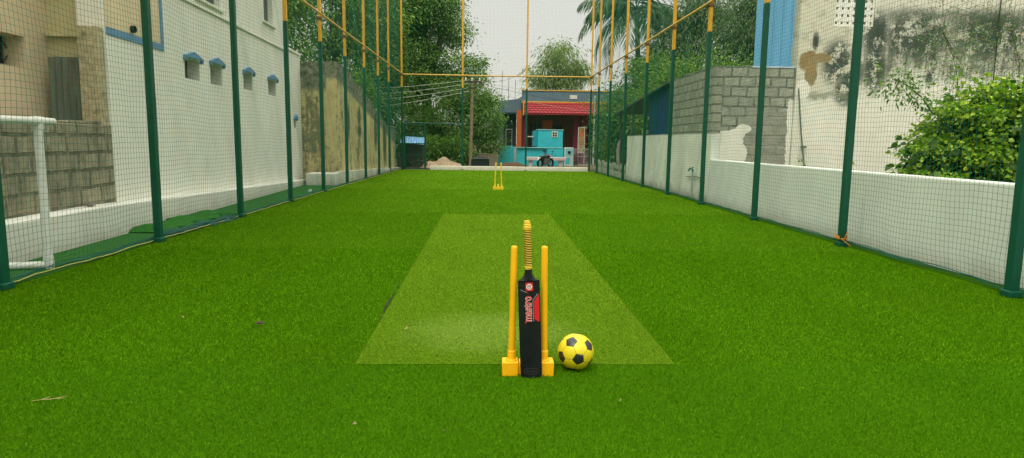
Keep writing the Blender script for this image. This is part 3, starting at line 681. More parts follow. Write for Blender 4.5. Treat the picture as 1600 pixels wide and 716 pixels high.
# bat, built upright with its face to -Y, then leaned on the stumps
def bat_mat():
    m = N('black_bat_blade', .3, .28); P = m.obj(); n1 = m.noise(m.scl(P, (6, 6, 1.2)), 3, 5, .6)
    m.col(m.ramp(n1, (.3, (.004, .005, .006)), (.7, (.010, .012, .014)))); m.rough(m.step(m.noise(P, 14, 5, .7),   .35, .75, .26, .45)); m.bump(m.noise(P, 60, 3), .06, .004); return m.m
def grip_mat():
    m = N('ribbed_yellow_grip', .55, .3); P = m.obj(); s = m.sep(P); w = m.ma('SINE', m.add(m.mul(s[2], 2*math.pi/.0125), m.mul(s[0], 70)))
    f = m.step(w, -.1, .45); f = m.mul(f, m.step(s[2], .598, .605)); f = m.mul(f, m.step(s[2], .79, .783))
    m.col(m.mix(f, m.ramp(m.noise(P, 30, 3), (.3, (.55, .36, .02)), (.7, (.68, .47, .03))), (.10, .065, .012))); m.bump(w, .5, .002); return m.m
BT = thing('cricket_bat', 'black bladed cricket bat with yellow ribbed grip leaning on stumps', 'cricket bat', (0, 0, 0))
outl = []                       # half-width along z
for z, w in ((.0, .047), (.006, .053), (.016, .0565), (.05, .0575), (.15, .0578), (.3, .058), (.42, .058), (.505, .0578), (.519, .0565), (.523, .052), (.526, .044), (.531, .036), (.54, .028), (.552, .0225), (.566, .0200), (.582, .0192)):
    outl.append((z, w))
rings = []
bl = MB(); nseg = 14
for z, w in outl:
    th = .020 if z > .52 else .016+.016*math.sin(min(1, z/.5)*math.pi*.75)     # spine
    edge = .011 if z < .52 else .016
    bow = .006 if z < .52 else .012
    ring = []
    for q in range(nseg+1):        # face side, left to right, gently crowned
        x = -w+2*w*q/nseg; ring.append((x, -edge-bow*(1-(x/w)**2), z))
    for q in range(nseg+1):        # back side with spine
        x = w-2*w*q/nseg; ring.append((x, edge*.5+th*(1-abs(x/w))**1.0*(1 if z < .52 else .6), z))
    rings.append(ring)
nr = len(rings[0])
for r_ in rings: bl.v += r_
for i in range(len(rings)-1):
    for q in range(nr):
        q2 = (q+1) % nr; bl.f.append((i*nr+q, i*nr+q2, (i+1)*nr+q2, (i+1)*nr+q)); bl.mi.append(0)
bl.f.append(tuple(range(nr-1, -1, -1))); bl.f.append(tuple((len(rings)-1)*nr+q for q in range(nr))); bl.mi += [0, 0]
blade = bl.build('blade', bat_mat(), BT, smooth=True)
hp = [(.0195, .578), (.0205, .584), (.0205, .60)]
z = .60
while z < .785: hp += [(.0198, z+.003), (.0186, z+.0105), (.0198, z+.0125)]; z += .0125
hp += [(.021, .79), (.0225, .794), (.0225, .804), (.0205, .808), (.0205, .815), (.019, .82), (.017, .824), (.0168, .836), (.012, .84)]
MB().lathe(hp, (0, 0, 0), 20).build('grip', grip_mat(), BT, smooth=True)
def faceY(x): return -.011-.006*(1-(x/.058)**2)-.0006
def decal(name, outline, mat, parent, lift=0.0, n=1, th=.0004):
    """flat sticker wrapped on the bat's crowned face: outline in (x, z), split in strips"""
    m = MB(); xs = [p[0] for p in outline]; pts = []
    k = len(outline)
    for i in range(k):
        a, b = outline[i], outline[(i+1) % k]
        for q in range(4): t_ = q/4; pts.append((a[0]+(b[0]-a[0])*t_, a[1]+(b[1]-a[1])*t_))
    cxm = sum(p[0] for p in pts)/len(pts); czm = sum(p[1] for p in pts)/len(pts)
    for i in range(len(pts)):
        a, b = pts[i], pts[(i+1) % len(pts)]
        m.face([(cxm, faceY(cxm)-lift-th, czm), (a[0], faceY(a[0])-lift-th, a[1]), (b[0], faceY(b[0])-lift-th, b[1])])
    o = m.build(name, mat, parent, local=True); return o
M_red = simple('red_sticker', (.55, .012, .018), .35, .4, .08, 20); M_dred = simple('dark_red_lettering', (.30, .012, .012), .4, .3, .1, 20)
M_wht = simple('white_sticker', (.72, .66, .6), .4, .3, .05, 20); M_grey = simple('grey_sticker_line', (.33, .34, .33), .4, .3, .1, 20); M_dgrey = simple('faded_toe_print', (.055, .045, .042), .5, .3, .2, 40)
d = decal('badge', [(-.018, .467), (.021, .467), (.021, .513), (-.018, .513)], M_red, blade)
decal('badge_disc', [(.0015+.016*math.cos(a), .490+.016*math.sin(a)) for a in np.linspace(0, 2*math.pi, 17)[:-1]], M_wht, blade, .0006)
for (x0, x1, z0, z1) in ((-.008, -.005, .481, .499), (.008, .011, .481, .499), (-.004, .007, .4885, .4915), (-.0045, .0075, .496, .499), (-.0045, .0075, .481, .484)):
    decal('badge_mark', [(x0, z0), (x1, z0), (x1, z1), (x0, z1)], M_dred, blade, .0012)
def bar(a, b, w, mat, lift=.0004):
    a, b = Vector((a[0], a[1])), Vector((b[0], b[1])); n = (b-a).normalized(); n = Vector((-n.y, n.x))*w
    return decal('sticker_line', [tuple(a-n), tuple(b-n), tuple(b+n), tuple(a+n)], mat, blade, lift)
decal('red_flash', [(.0245, .318), (.046, .301), (.0525, .306), (.0525, .452), (.046, .442), (.0245, .412)], M_red, blade)
bar((.019, .315), (.019, .417), .0012, M_grey); bar((.019, .417), (.046, .452), .0012, M_grey); bar((.019, .315), (.0235, .305), .0012, M_grey)
bar((-.044, .473), (-.012, .459), .0011, M_grey); bar((-.012, .459), (-.004, .452), .0014, M_dred)
def lettering(txt, size, off, mat, name, lift):
    cu = bpy.data.curves.new(name, 'FONT'); cu.body = txt; cu.size = size; cu.offset = off; cu.align_x = 'CENTER'; cu.space_character = 1.04; cu.resolution_u = 4
    to = bpy.data.objects.new('tmp', cu); COL.objects.link(to); dg = bpy.context.evaluated_depsgraph_get(); dg.update()
    me = bpy.data.meshes.new_from_object(to.evaluated_get(dg)); bpy.data.objects.remove(to); bpy.data.curves.remove(cu)
    co = [v.co.copy() for v in me.vertices]; mxx = max(c.x for c in co); mnx = min(c.x for c in co)
    for v, c in zip(me.vertices, co):       # text runs upwards, letter tops to the left
        zz = .3715+(c.x-(mnx+mxx)/2)*(.138/(mxx-mnx)); xx = .009-c.y*1.0
        v.co = (xx, faceY(xx)-lift, zz)
    me.name = name; me.materials.clear(); me.materials.append(mat)
    o = bpy.data.objects.new(name, me); COL.objects.link(o); o.parent = blade; return o
lettering('mastro', .060, .0022, M_wht, 'lettering_outline', .0011)
lettering('mastro', .060, .0006, M_red, 'lettering', .0016)
decal('trademark_dot', [(-.026, .294), (-.020, .294), (-.020, .301), (-.026, .301)], M_red, blade)
toe = [(.036*math.copysign(abs(math.cos(a))**.4, math.cos(a)), .036+.015*math.copysign(abs(math.sin(a))**.5, math.sin(a))) for a in np.linspace(0, 2*math.pi, 25)[:-1]]
for a, b in zip(toe, toe[1:]+toe[:1]): bar(a, b, .0009, M_dgrey)
for k in range(9): bar((-.026+k*.0062, .030), (-.026+k*.0062+.002*(k % 3-1), .037+.004*(k % 2)), .0012, M_dgrey)
BT.location = (.2335, 3.402, .002); BT.rotation_euler = Euler((R(-3.6), R(-2.4), R(-2)), 'XYZ')

# ball
def make_ball():
    r = .1; ctr = Vector((.486, 3.53, .1005)); ph = (1+5**.5)/2
    ico = np.array([(0, s1, s2*ph) for s1 in (-1, 1) for s2 in (-1, 1)]+[(s1, s2*ph, 0) for s1 in (-1, 1) for s2 in (-1, 1)]+[(s2*ph, 0, s1) for s1 in (-1, 1) for s2 in (-1, 1)]); ico /= np.linalg.norm(ico[0])
    # the pentagons the photograph shows, as directions seen by the viewer (right, up, towards)
    tgt = []
    for x, y in ((.17, -.42), (-.26, .53), (.715, .375), (-.77, -.32)): tgt.append((x, y, math.sqrt(1-x*x-y*y)))
    tgt = np.array(tgt); best = None
    vd = (Vector((0, 0, EYE))-ctr).normalized(); rx = Vector((0, 0, 1)).cross(vd).normalized(); uy = vd.cross(rx)
    for i in range(12):
        for j in range(12):
            if i == j or abs(ico[i]@ico[j]-.447) > .02: continue
            fr = lambda a, b: np.stack([a, np.cross(a, b)/np.linalg.norm(np.cross(a, b)), np.cross(a, np.cross(a, b))/np.linalg.norm(np.cross(a, b))])
            A = fr(ico[i], ico[j]); B = fr(tgt[0], tgt[1]); Rm = B.T@A; rot = ico@Rm.T
            err = sum(min(np.linalg.norm(rot-t_, axis=1)) for t_ in tgt)
            if best is None or err < best[0]: best = (err, rot)
    P5 = best[1]; W = np.stack([np.array(rx), np.array(uy), np.array(vd)], 1); P5 = P5@W.T
    # hexagon centres: the 20 faces of the icosahedron
    H6 = []
    for i in range(12):
        for j in range(i):
            for k in range(j):
                if P5[i]@P5[j] > .4 and P5[i]@P5[k] > .4 and P5[j]@P5[k] > .4: c = P5[i]+P5[j]+P5[k]; H6.append(c/np.linalg.norm(c))
    H6 = np.array(H6)
    import bmesh
    bm = bmesh.new(); bmesh.ops.create_icosphere(bm, subdivisions=7, radius=1); V = np.array([v.co[:] for v in bm.verts]); F = np.array([[v.index for v in f.verts] for f in bm.faces]); bm.free()
    # truncated icosahedron: planes at the true face distances
    d5, d6 = .9393, .9149                      # plane distances for circumradius 1
    def cls(D):
        a5, a6 = np.max(D@P5.T, 1)/d5, np.max(D@H6.T, 1)/d6
        s6 = np.sort(D@H6.T, 1)[:, ::-1]; edge = np.where(a5 > a6, a5-a6, np.minimum(a6-a5, (s6[:, 0]-s6[:, 1])/d6)); return a5 > a6, edge
    _, ed = cls(V); V2 = V*(1-.010*np.exp(-(ed/.012)**2))[:, None]
    C = V[F].mean(1); C /= np.linalg.norm(C, axis=1)[:, None]; p, ed = cls(C)
    my = simple('yellow_ball_skin', (.68, .56, .012), .36, .4, .05, 12, .05, dirt=(.35, .28, .05), dirt_amt=.3); mk = simple('black_ball_patch', (.02, .022, .02), .34, .5, .2, 30, .05, dirt=(.07, .07, .05)); ms = simple('ball_seam', (.33, .25, .015), .6, .3, .1, 20)
    o = np_mesh('football', V2*r+np.array(ctr), F, my, at=tuple(ctr), smooth=True); o.data.materials.append(mk); o.data.materials.append(ms)
    mi = np.where(p, 1, np.where(ed < .010, 2, 0)).astype(np.int32); o.data.polygons.foreach_set('material_index', mi)
    tag(o, 'yellow football with black pentagons lying beside the stumps', 'football')
make_ball()

# ------------------------------------------------------------------ goal frame, turf roll and litter on the left
GF = thing('goal_frame', 'white plastic pipe goal frame behind the left net', 'goal', (-4.16, 6.3, 0))
MB().tube([(-4.165, 6.31, .03), (-4.2, 6.36, 1.39)], .038, 14).build('upright', M_pvc, GF, smooth=True)
MB().tube([(-4.2, 6.58, 1.385), (-4.2, 3.2, 1.385)], .036, 14).build('crossbar', M_pvc, GF, smooth=True)
MB().tube([(-4.13, 6.32, .04), (-4.56, 6.18, .04)], .036, 14).build('foot_pipe', M_pvc, GF, smooth=True)
MB().tube([(-4.2, 6.42, 1.385), (-4.2, 6.28, 1.385)], .044, 14).tube([(-4.2, 6.36, 1.30), (-4.2, 6.36, 1.385)], .044, 14).build('tee_joint', M_pvc, GF, smooth=True)
MB().tube([(-4.166, 6.312, .0), (-4.168, 6.314, .12)], .044, 14).build('elbow', M_pvc, GF, smooth=True)

def rumple(name, label, path, w, hgt, mat, seed):
    """a crumpled strip: cross-section arched over a wandering path"""
    rs = np.random.default_rng(seed); P = np.array(path, float); n = 60; tt = np.linspace(0, len(P)-1, n); ip = np.stack([np.interp(tt, np.arange(len(P)), P[:, k]) for k in range(2)], 1)
    nn = 14; V = []
    for i in range(n):
        d_ = ip[min(i+1, n-1)]-ip[max(i-1, 0)]; d_ /= np.linalg.norm(d_); s_ = np.array([-d_[1], d_[0]]); f = math.sin(math.pi*min(1, (i+.6)/6)*.5)*math.sin(math.pi*min(1, (n-i-.4)/6)*.5)
        for q in range(nn):
            a = math.pi*q/(nn-1); ww = w*(1+.25*math.sin(i*.5)+.1*rs.normal()*.5); hh = hgt*f*(1+.35*math.sin(i*.27+1)+.12*math.sin(i*.6))
            xy = ip[i]-s_*ww*math.cos(a)/2+rs.normal(0, .003, 2); V.append((xy[0], xy[1], max(.003, hh*max(0, math.sin(a))**.8*(1+.12*math.sin(q*.9+i*.35))+.004)))
    F = [(i*nn+q, i*nn+q+1, (i+1)*nn+q+1, (i+1)*nn+q) for i in range(n-1) for q in range(nn-1)]
    cx_, cy_ = ip.mean(0); o = np_mesh(name, np.array(V), np.array(F), mat, at=(cx_, cy_, 0), smooth=True); return tag(o, label[0], label[1])
M_turfoff = simple('turf_offcut', (.026, .12, .014), .9, .1, .4, 30, .6)
rumple('turf_offcut', ('crumpled green turf offcut lying on the strip behind left net', 'turf offcut'), [(-4.45, 8.7), (-4.5, 9.6), (-4.48, 10.3), (-4.42, 11.0)], .55, .075, M_turfoff, 3)
rumple('net_bundle', ('bunched dark spare netting lying along the left net foot', 'netting'), [(-4.12, 8.5), (-4.10, 9.3), (-4.02, 10.0), (-4.06, 10.5)], .22, .05, net_mat('net_bundle_cord', (.012, .06, .045)), 5)
m = MB(); m.lathe([(.02, 0), (.035, .01), (.035, .14), (.015, .18), (.015, .2)], (0, 0, 0), 12, 'Y'); m.v = [(x-4.24, y+15.7, z+.036) for x, y, z in m.v]
tag(m.build('plastic_bottle', simple('clear_bottle', (.5, .62, .55), .2, .5), at=(-4.24, 15.7, 0), smooth=True), 'empty plastic bottle lying on turf behind the left net', 'bottle')
m = MB(); m.lathe([(.02, 0), (.05, .012), (.055, .03), (.03, .05), (.005, .055)], (-4.82, 8.13, .41), 9); m.v = [(x+.012*math.sin(z*200+y*30), y*1.0, z) for x, y, z in m.v]
tag(m.build('stone', simple('grey_stone', (.16, .15, .12)), at=(-4.82, 8.13, .41)), 'small grey stone on the white plinth ledge', 'stone')
m = MB()
for k in range(4): m.tube([(XR-.06, RY[1]-.05, .10+.01*k), (XR-.075, RY[1]+.02, .11+.012*k), (XR, RY[1]+.07, .12-.01*k), (XR+.06, RY[1], .1+.014*k), (XR+.04, RY[1]-.06, .105), (XR-.05, RY[1]-.055, .10)], .005, 5)
m.tube([(XR-.05, RY[1]-.07, .11), (XR+.06, RY[1]-.1, .02)], .005, 5); m.tube([(XR, RY[1]-.06, .11), (XR+.02, RY[1]-.08, .2)], .005, 5)
tag(m.build('orange_cord', simple('orange_cord', (.6, .22, .02), .8), at=(XR, RY[1], .1)), 'orange cord tied round the foot of a right fence post', 'cord')
M_leafdry = simple('dry_leaf', (.34, .28, .12), .8, .1, .2, 30)
tg = MB(); tg.tube([(-2.13, 3.03, .02), (-2.09, 3.045, .022), (-2.05, 3.05, .021), (-2.0, 3.085, .024)], [.001, .0018, .0018, .0008], 5); tg.tube([(-2.06, 3.05, .022), (-2.02, 3.05, .026), (-1.995, 3.06, .024)], [.001, .002, .0006], 5); tg.tube([(-2.09, 3.045, .022), (-2.07, 3.07, .026)], [.002, .001], 5)
tag(tg.build('dry_twig', M_leafdry, at=(-2.07, 3.05, .02)), 'thin pale forked twig lying on the turf at lower left', 'twig')
tag(MB().tube([(-1.56, 4.36, .02), (-1.53, 4.37, .028), (-1.5, 4.36, .02)], [.006, .012, .004], 6).build('bark_chip', M_bark, at=(-1.53, 4.36, .02)), 'dark bark chip on the turf left of the pitch strip', 'bark chip')
LIT = [(.64, 3.03, .02, 1, 'tiny white scrap on the turf below the ball'), (-.19, 2.71, .022, 2, 'small white scrap on the turf nearest the camera'), (-.58, 2.77, .018, .4, 'pale crumb on the turf left of the nearest white scrap'), (-.54, 4.26, .04, 1.2, 'pale dry leaf lying on left part of the pitch strip'), (-2.6, 5.22, .03, 2.2, 'dry leaf flake on the turf near the left net'), (3.03, 5.35, .03, .8, 'pale flake on the turf near the right net'), (-2.11, 4.52, .022, 0, 'pale speck on the turf left of the pitch strip')]
for x, y, L_, a, lab in LIT:
    L_ *= .65; m = MB(); c_, s_ = math.cos(a), math.sin(a); pr = [(-1, 0, .0), (-.4, .28, .012), (.3, .3, .02), (1, 0, .004), (.3, -.26, .0), (-.4, -.3, .008)]
    for k in range(6):
        p, q = pr[k], pr[(k+1) % 6]; m.face([(x, y, .019)]+[(x+L_*(c_*r_[0]-s_*r_[1]*.6), y+L_*(s_*r_[0]+c_*r_[1]*.6), .018+r_[2]*.6) for r_ in (p, q)])
    tag(m.build('litter', M_leafdry, at=(x, y, .018)), lab, 'litter', 'scraps lying on the turf')

# ------------------------------------------------------------------ vegetation
def leaf_mat(name, a, b, c, trans=.25):
    m = N(name, .5, .35); r = m.island(); P = m.pos(); cc = m.ramp(r, (0, a), (.6, b), (1, c)); n1 = m.noise(P, .9, 3)
    cc = m.mix(m.step(n1, .38, .66, 0, .5), cc, tuple(q*.8 for q in a)); m.col(cc)
    tr = m.n('ShaderNodeBsdfTranslucent'); m.put(tr.inputs[0], m.mix(1, cc, (1.0, 1.15, .5), 'MULTIPLY')); ms = m.n('ShaderNodeMixShader'); ms.inputs[0].default_value = trans
    out = m.t.nodes['Material Output']; m.t.links.new(m.b.outputs[0], ms.inputs[1]); m.t.links.new(tr.outputs[0], ms.inputs[2]); m.t.links.new(ms.outputs[0], out.inputs[0]); return m.m
M_mango = leaf_mat('mango_leaves', (.048, .14, .022), (.12, .25, .03), (.29, .41, .055))
M_light = leaf_mat('light_leaves', (.055, .15, .018), (.125, .25, .028), (.26, .38, .055), .35)
M_dull = leaf_mat('dull_leaves', (.05, .10, .022), (.10, .16, .04), (.18, .24, .07), .35)
M_vine = leaf_mat('creeper_leaves', (.10, .24, .007), (.24, .40, .012), (.46, .58, .05), .35)
M_palm = leaf_mat('palm_leaflets', (.02, .075, .025), (.04, .12, .035), (.09, .19, .05), .3)
M_stem = simple('green_stem', (.07, .08, .03), .8, .2, .3, 12)
OVAL = ([(0, 0), (.45, .22), (1, 0), (.45, -.22)], [(0, 1, 2), (0, 2, 3)])
BROAD = ([(0, 0), (.18, .36), (.55, .34), (1, 0), (.55, -.34), (.18, -.36)], [(0, 1, 2), (0, 2, 3), (0, 3, 4), (0, 4, 5)])
NARROW = ([(0, 0), (.4, .1), (1, 0), (.4, -.1)], [(0, 1, 2), (0, 2, 3)])
def leaves(C, D, size, tmpl, fold=.25, rs=rng):
    """C (n,3) leaf bases, D (n,3) directions they point in; returns V, F"""
    n = len(C); D = D/np.linalg.norm(D, axis=1)[:, None]; A = rs.normal(size=(n, 3))+np.array([0, 0, 1.2]); S_ = np.cross(D, A); S_ /= np.linalg.norm(S_, axis=1)[:, None]; Nn = np.cross(S_, D)
    pts, tri = tmpl; P = np.array(pts); sz = size*rs.uniform(.6, 1.3, n)
    V = C[:, None]+sz[:, None, None]*(P[None, :, :1]*D[:, None]+P[None, :, 1:]*S_[:, None]+(fold*np.abs(P[None, :, 1:])-.15*P[None, :, :1]**2)*Nn[:, None])
    k = len(pts); F = (np.arange(n)[:, None, None]*k+np.array(tri)[None]).reshape(-1, 3); return V.reshape(-1, 3), F
def clumped(ells, ncl, per, spread, droop, rs, shell=.55):
    """clump centres inside ellipsoids, then leaf bases and directions"""
    w = np.array([e_[3]*e_[4]*e_[5] for e_ in ells])**.67; w /= w.sum(); ch = rs.choice(len(ells), ncl, p=w); E_ = np.array(ells)[ch]
    d_ = rs.normal(size=(ncl, 3)); d_ /= np.linalg.norm(d_, axis=1)[:, None]; rad = shell+(1-shell)*rs.random(ncl)**.6
    rad *= rs.uniform(.82, 1.1, ncl); cc = E_[:, :3]+d_*rad[:, None]*E_[:, 3:6]
    sc = spread*rs.uniform(.6, 1.35, ncl); C = np.repeat(cc, per, 0); o_ = rs.normal(size=(ncl*per, 3))*np.array([1, 1, .6])*np.repeat(sc, per)[:, None]; C = C+o_
    D = o_/np.maximum(np.linalg.norm(o_, axis=1)[:, None], .01)*.8+np.repeat(d_, per, 0)*.5+rs.normal(size=C.shape)*.4; D[:, 2] -= droop; return cc, C, D
def tree(name, label, base, ells, ncl, per, size, mat, spread=.5, droop=.5, tmpl=OVAL, r0=.25, seed=1, group=None, cat='tree', shell=.55, limbs=14):
    rs = np.random.default_rng(seed); T = thing(name, label, cat, base, group); cc, C, D = clumped(ells, ncl, per, spread, droop, rs, shell)
    keep = C[:, 2] > .05; V, F = leaves(C[keep], D[keep], size, tmpl, rs=rs); np_mesh('crown', V, F, mat, T)
    tr = MB(); b = Vector(base); mid = Vector(np.mean(np.array(ells)[:, :3], 0)); fork = Vector((b.x*.7+mid.x*.3, b.y*.7+mid.y*.3, b.z+(mid.z-b.z)*.55))
    tr.tube([b-Vector((0, 0, .1)), b.lerp(fork, .4)+Vector((.1, 0, 0)), fork], [r0*1.25, r0*.95, r0*.75], 9)
    for k in rs.choice(len(cc), min(limbs, len(cc)), replace=False):
        e_ = Vector(cc[k]); m_ = fork.lerp(e_, .5)+Vector(rs.normal(size=3)*.25)+Vector((0, 0, .2)); tr.tube([fork, m_, e_], [r0*.42, r0*.22, r0*.06], 6)
    tr.build('trunk', M_bark, T, smooth=True); return T
# the big mango behind the back net (a gap of sky shows through it)
tree('mango_tree', 'huge dark green mango tree towering behind the back net', (-3.4, 37, 0), [(-4.9, 37.2, 4.4, 1.6, 1.3, 1.6), (-4.6, 37, 8.6, 2.6, 2.2, 2.0), (-2.9, 36.6, 8.3, 1.5, 1.6, 1.1), (-4.8, 36.5, 5.5, 2.3, 2, 1.5), (-1.6, 36.3, 4.9, 1.55, 1.5, 1.0), (-3.6, 36, 3.6, 2.0, 1.6, 1.3), (-2.0, 37, 7.0, .7, 1.2, .8), (-4.0, 38.2, 6.4, 1.3, 1, 1.6), (-5.5, 37, 11.5, 3, 2.4, 1.8)], 680, 135, .145, M_mango, .33, .75, OVAL, .35, 11, limbs=26)
tree('bushy_tree', 'lighter green bushy tree hanging over the yard wall by the pole', (-1.0, 35, 0), [(-1.9, 34.6, 2.3, 1.5, 1.0, 1.15), (-.35, 34.8, 2.5, .95, 1.0, 1.3), (-1.2, 35, 3.3, 1.2, 1.1, .7), (-3.4, 34.4, 1.7, .9, .8, .9), (-.25, 34.6, 1.15, .75, .6, .65), (-4.4, 34.2, 1.2, .8, .6, .9)], 360, 100, .125, M_light, .27, .5, OVAL, .16, 12)
tree('bushy_tree', 'small pale tree just left of the grey house parapet', (.7, 44, 0), [(.75, 44, 2.6, .8, .8, 1.4)], 60, 80, .13, M_light, .3, .5, OVAL, .12, 13)
for i, (bx, by, ells, lab, mt) in enumerate([
    (-8.2, 25, [(-8.2, 25, 4.2, 2.0, 2, 2.2), (-8.6, 25, 6.6, 2.3, 2, 1.8)], 'dark leafy tree directly behind the white building annex', M_mango),
    (-6.5, 29, [(-6.5, 29, 4.0, 1.6, 1.8, 1.9), (-7, 29, 6.6, 2.2, 2, 1.8), (-7, 29, 9, 2, 2, 1.5)], 'tall tree behind the top of the stained yellow wall', M_mango),
    (-6.0, 27, [(-6.0, 26.5, 2.7, .9, 1.5, 1.0)], 'light green bush rising just over the stained yellow wall', M_light),
    (-5.3, 32.5, [(-5.4, 32.5, 3.8, 1.3, 1.6, 2.0), (-5.6, 32.5, 7, 1.6, 1.6, 2), (-5.6, 32, 1.8, 1.2, 1.2, 1.2)], 'dark tree beyond the far end of the stained yellow wall', M_mango)]):
    tree('leafy_tree', lab, (bx, by, 0), ells, 250, 100, .15, mt, .38, .6, OVAL, .2, 20+i, 'trees behind the left wall')
tree('willowy_tree', 'pale drooping tree rising behind the grey house roof', (5.0, 50, 0), [(4.1, 50, 6.6, 1.3, 1.3, 1.3), (5.3, 50, 7.6, 1.3, 1.3, 1.1), (6.4, 50, 6.4, 1.2, 1.2, 1.2), (5, 50, 5.2, 2.2, 1.3, .9)], 150, 46, .32, leaf_mat('willow_leaves', (.11, .18, .05), (.2, .29, .09), (.32, .40, .16), .45), .42, 1.5, NARROW, .16, 31, shell=.35)
for i, (bx, by, ells, ncl, lab, mt, tm, dr) in enumerate([
    (9.0, 27, [(8.7, 27, 3.6, 1.8, 1.6, 1.3), (7.2, 27, 2.9, 1.3, 1.4, 1.2), (10.2, 27, 3.3, 1.3, 1.5, 1.1)], 300, 'bright green tree just above the lean-to shed roof', M_light, OVAL, .5),
    (6.2, 31, [(6.4, 31, 2.6, 1.2, 1.4, 1.6), (7.6, 31, 4.2, 1.2, 1.3, 1.1), (5.6, 30.5, 1.4, .6, .8, 1.2)], 210, 'dense green tree filling the gap under the palm', M_light, OVAL, .5),
    (9.6, 33, [(9.3, 33, 6.4, 1.5, 1.5, 1.9), (10.6, 33, 7.6, 1.5, 1.4, 1.2), (8.3, 33, 4.8, 1.3, 1.3, 1.0)], 170, 'thin crowned tree with sky showing through beside the palm', M_dull, NARROW, 1.0),
    (12.0, 30, [(11.2, 30, 5.3, 1.3, 1.4, 1.9), (12.0, 30, 7.0, 1.3, 1.4, 1.3), (12.3, 30, 4.4, 1.0, 1.3, 1.2)], 200, 'drooping olive tree left of the light blue sheet', M_dull, NARROW, 1.2)]):
    tree('loose_tree', lab, (bx, by, 0), ells, ncl, 85, .14 if tm is OVAL else .24, mt, .34, dr, tm, .16, 40+i, 'trees behind the right wall', shell=.4)
for i, (x, y, w) in enumerate(((-3.0, 32.6, 'low green bush in front of the yard wall left of the pole'), (-1.7, 32.7, 'low green bush close to the left side of the pole'))):
    tree('low_bush', w, (x, y, 0), [(x, y, .75, .85, .45, .65)], 90, 50, .14, M_light, .22, .4, OVAL, .05, 80+i, 'bushes by the yard wall', 'bush', limbs=8)
# coconut palm
PT = thing('coconut_palm', 'tall coconut palm with drooping fronds above the right fence', 'palm tree', (7.3, 34, 0))
MB().tube([(7.6, 34, -.1), (7.5, 34, 3), (7.45, 34, 5.5), (7.3, 34, 7.8)], [.2, .15, .13, .12], 10).build('trunk', M_bark, PT, smooth=True)
top_ = Vector((7.3, 34, 7.9)); rsf = np.random.default_rng(5)
fr_specs = [(184, .0, 3.3), (172, -.45, 3.2), (205, .25, 3.0), (222, -.35, 3.3), (250, -.3, 3.0), (285, -.55, 3.4), (318, -.2, 3.1), (345, .1, 3.0), (10, -.1, 3.1), (30, .35, 2.9), (60, .2, 3), (100, .3, 3), (140, .4, 3), (165, .55, 3), (235, .9, 2.8), (300, .8, 2.8), (195, -.75, 3.5), (340, -.7, 3.3)]
for az, el, ln in fr_specs:
    ln *= 1.12
    h = Vector((math.cos(R(az)), math.sin(R(az)), 0)); pts = []; n = 22
    for k in range(n+1):
        t_ = k/n; ang_ = el+.45-1.75*t_; pts.append((pts[-1]+(h*math.cos(ang_)+Vector((0, 0, math.sin(ang_))))*ln/n) if k else top_.copy())
    fm = MB().tube(pts, [.035*(1-.85*k/n) for k in range(n+1)], 5); side = h.cross(Vector((0, 0, 1)))
    for k in range(3, n+1):
        for q in range(2):
            p = pts[k-1].lerp(pts[k], q*.5+.25); ll = 1.25*math.sin(math.pi*min(.97, .12+.82*k/n))**.7
            for s_ in (-1, 1):
                dd = (side*s_*.8+(pts[k]-pts[k-1]).normalized()*.7+Vector((0, 0, -.55-.25*rsf.random()))+Vector(rsf.normal(size=3)*.1)).normalized()
                w = (pts[k]-pts[k-1]).normalized()*.045; m_ = p+dd*ll*.5; e_ = p+dd*ll+Vector((0, 0, -.18*ll)); fm.face([p-w*.6, m_-w, e_, m_+w])
    fm.build('frond', M_palm, PT)
# creeper-covered bush in the yard by the house
rs = np.random.default_rng(9); BU = thing('creeper_bush', 'big mound of bright heart-leaved creeper behind the right boundary wall', 'bush', (7.3, 9.6, 0))
ells = [(7.6, 9.9, 1.1, 1.05, .9, 1.1), (8.5, 9.7, 1.3, 1.2, 1.0, 1.1), (7.0, 9.7, .75, .7, .7, .75), (9.4, 9.9, 1.4, 1.2, 1, 1.15)]
cc, C, D = clumped(ells, 620, 52, .10, .6, rs, .8); keep = C[:, 2] > .1; V, F_ = leaves(C[keep], D[keep], .072, BROAD, .25, rs); np_mesh('crown', V, F_, M_vine, BU)
cc2, C2, D2 = clumped([(q[0], q[1], q[2], q[3]*.8, q[4]*.8, q[5]*.8) for q in ells], 160, 40, .2, .5, rs, .5); V, F_ = leaves(C2, D2, .13, BROAD, .2, rs); np_mesh('inner_leaves', V, F_, leaf_mat('shaded_creeper_leaves', (.02, .06, .006), (.045, .11, .01), (.08, .16, .014)), BU)  # shadow between the leaves painted in as darker inner foliage
tr = MB()
for k in range(26):
    e_ = Vector(cc[rs.integers(len(cc))]); b = Vector((7.5+rs.normal()*.5, 9.8, -.1)); tr.tube([b, b.lerp(e_, .5)+Vector((0, 0, .25)), e_, e_+Vector(rs.normal(size=3)*.15)], [.02, .012, .006, .003], 5)
tr.build('trunk', M_stem, BU)
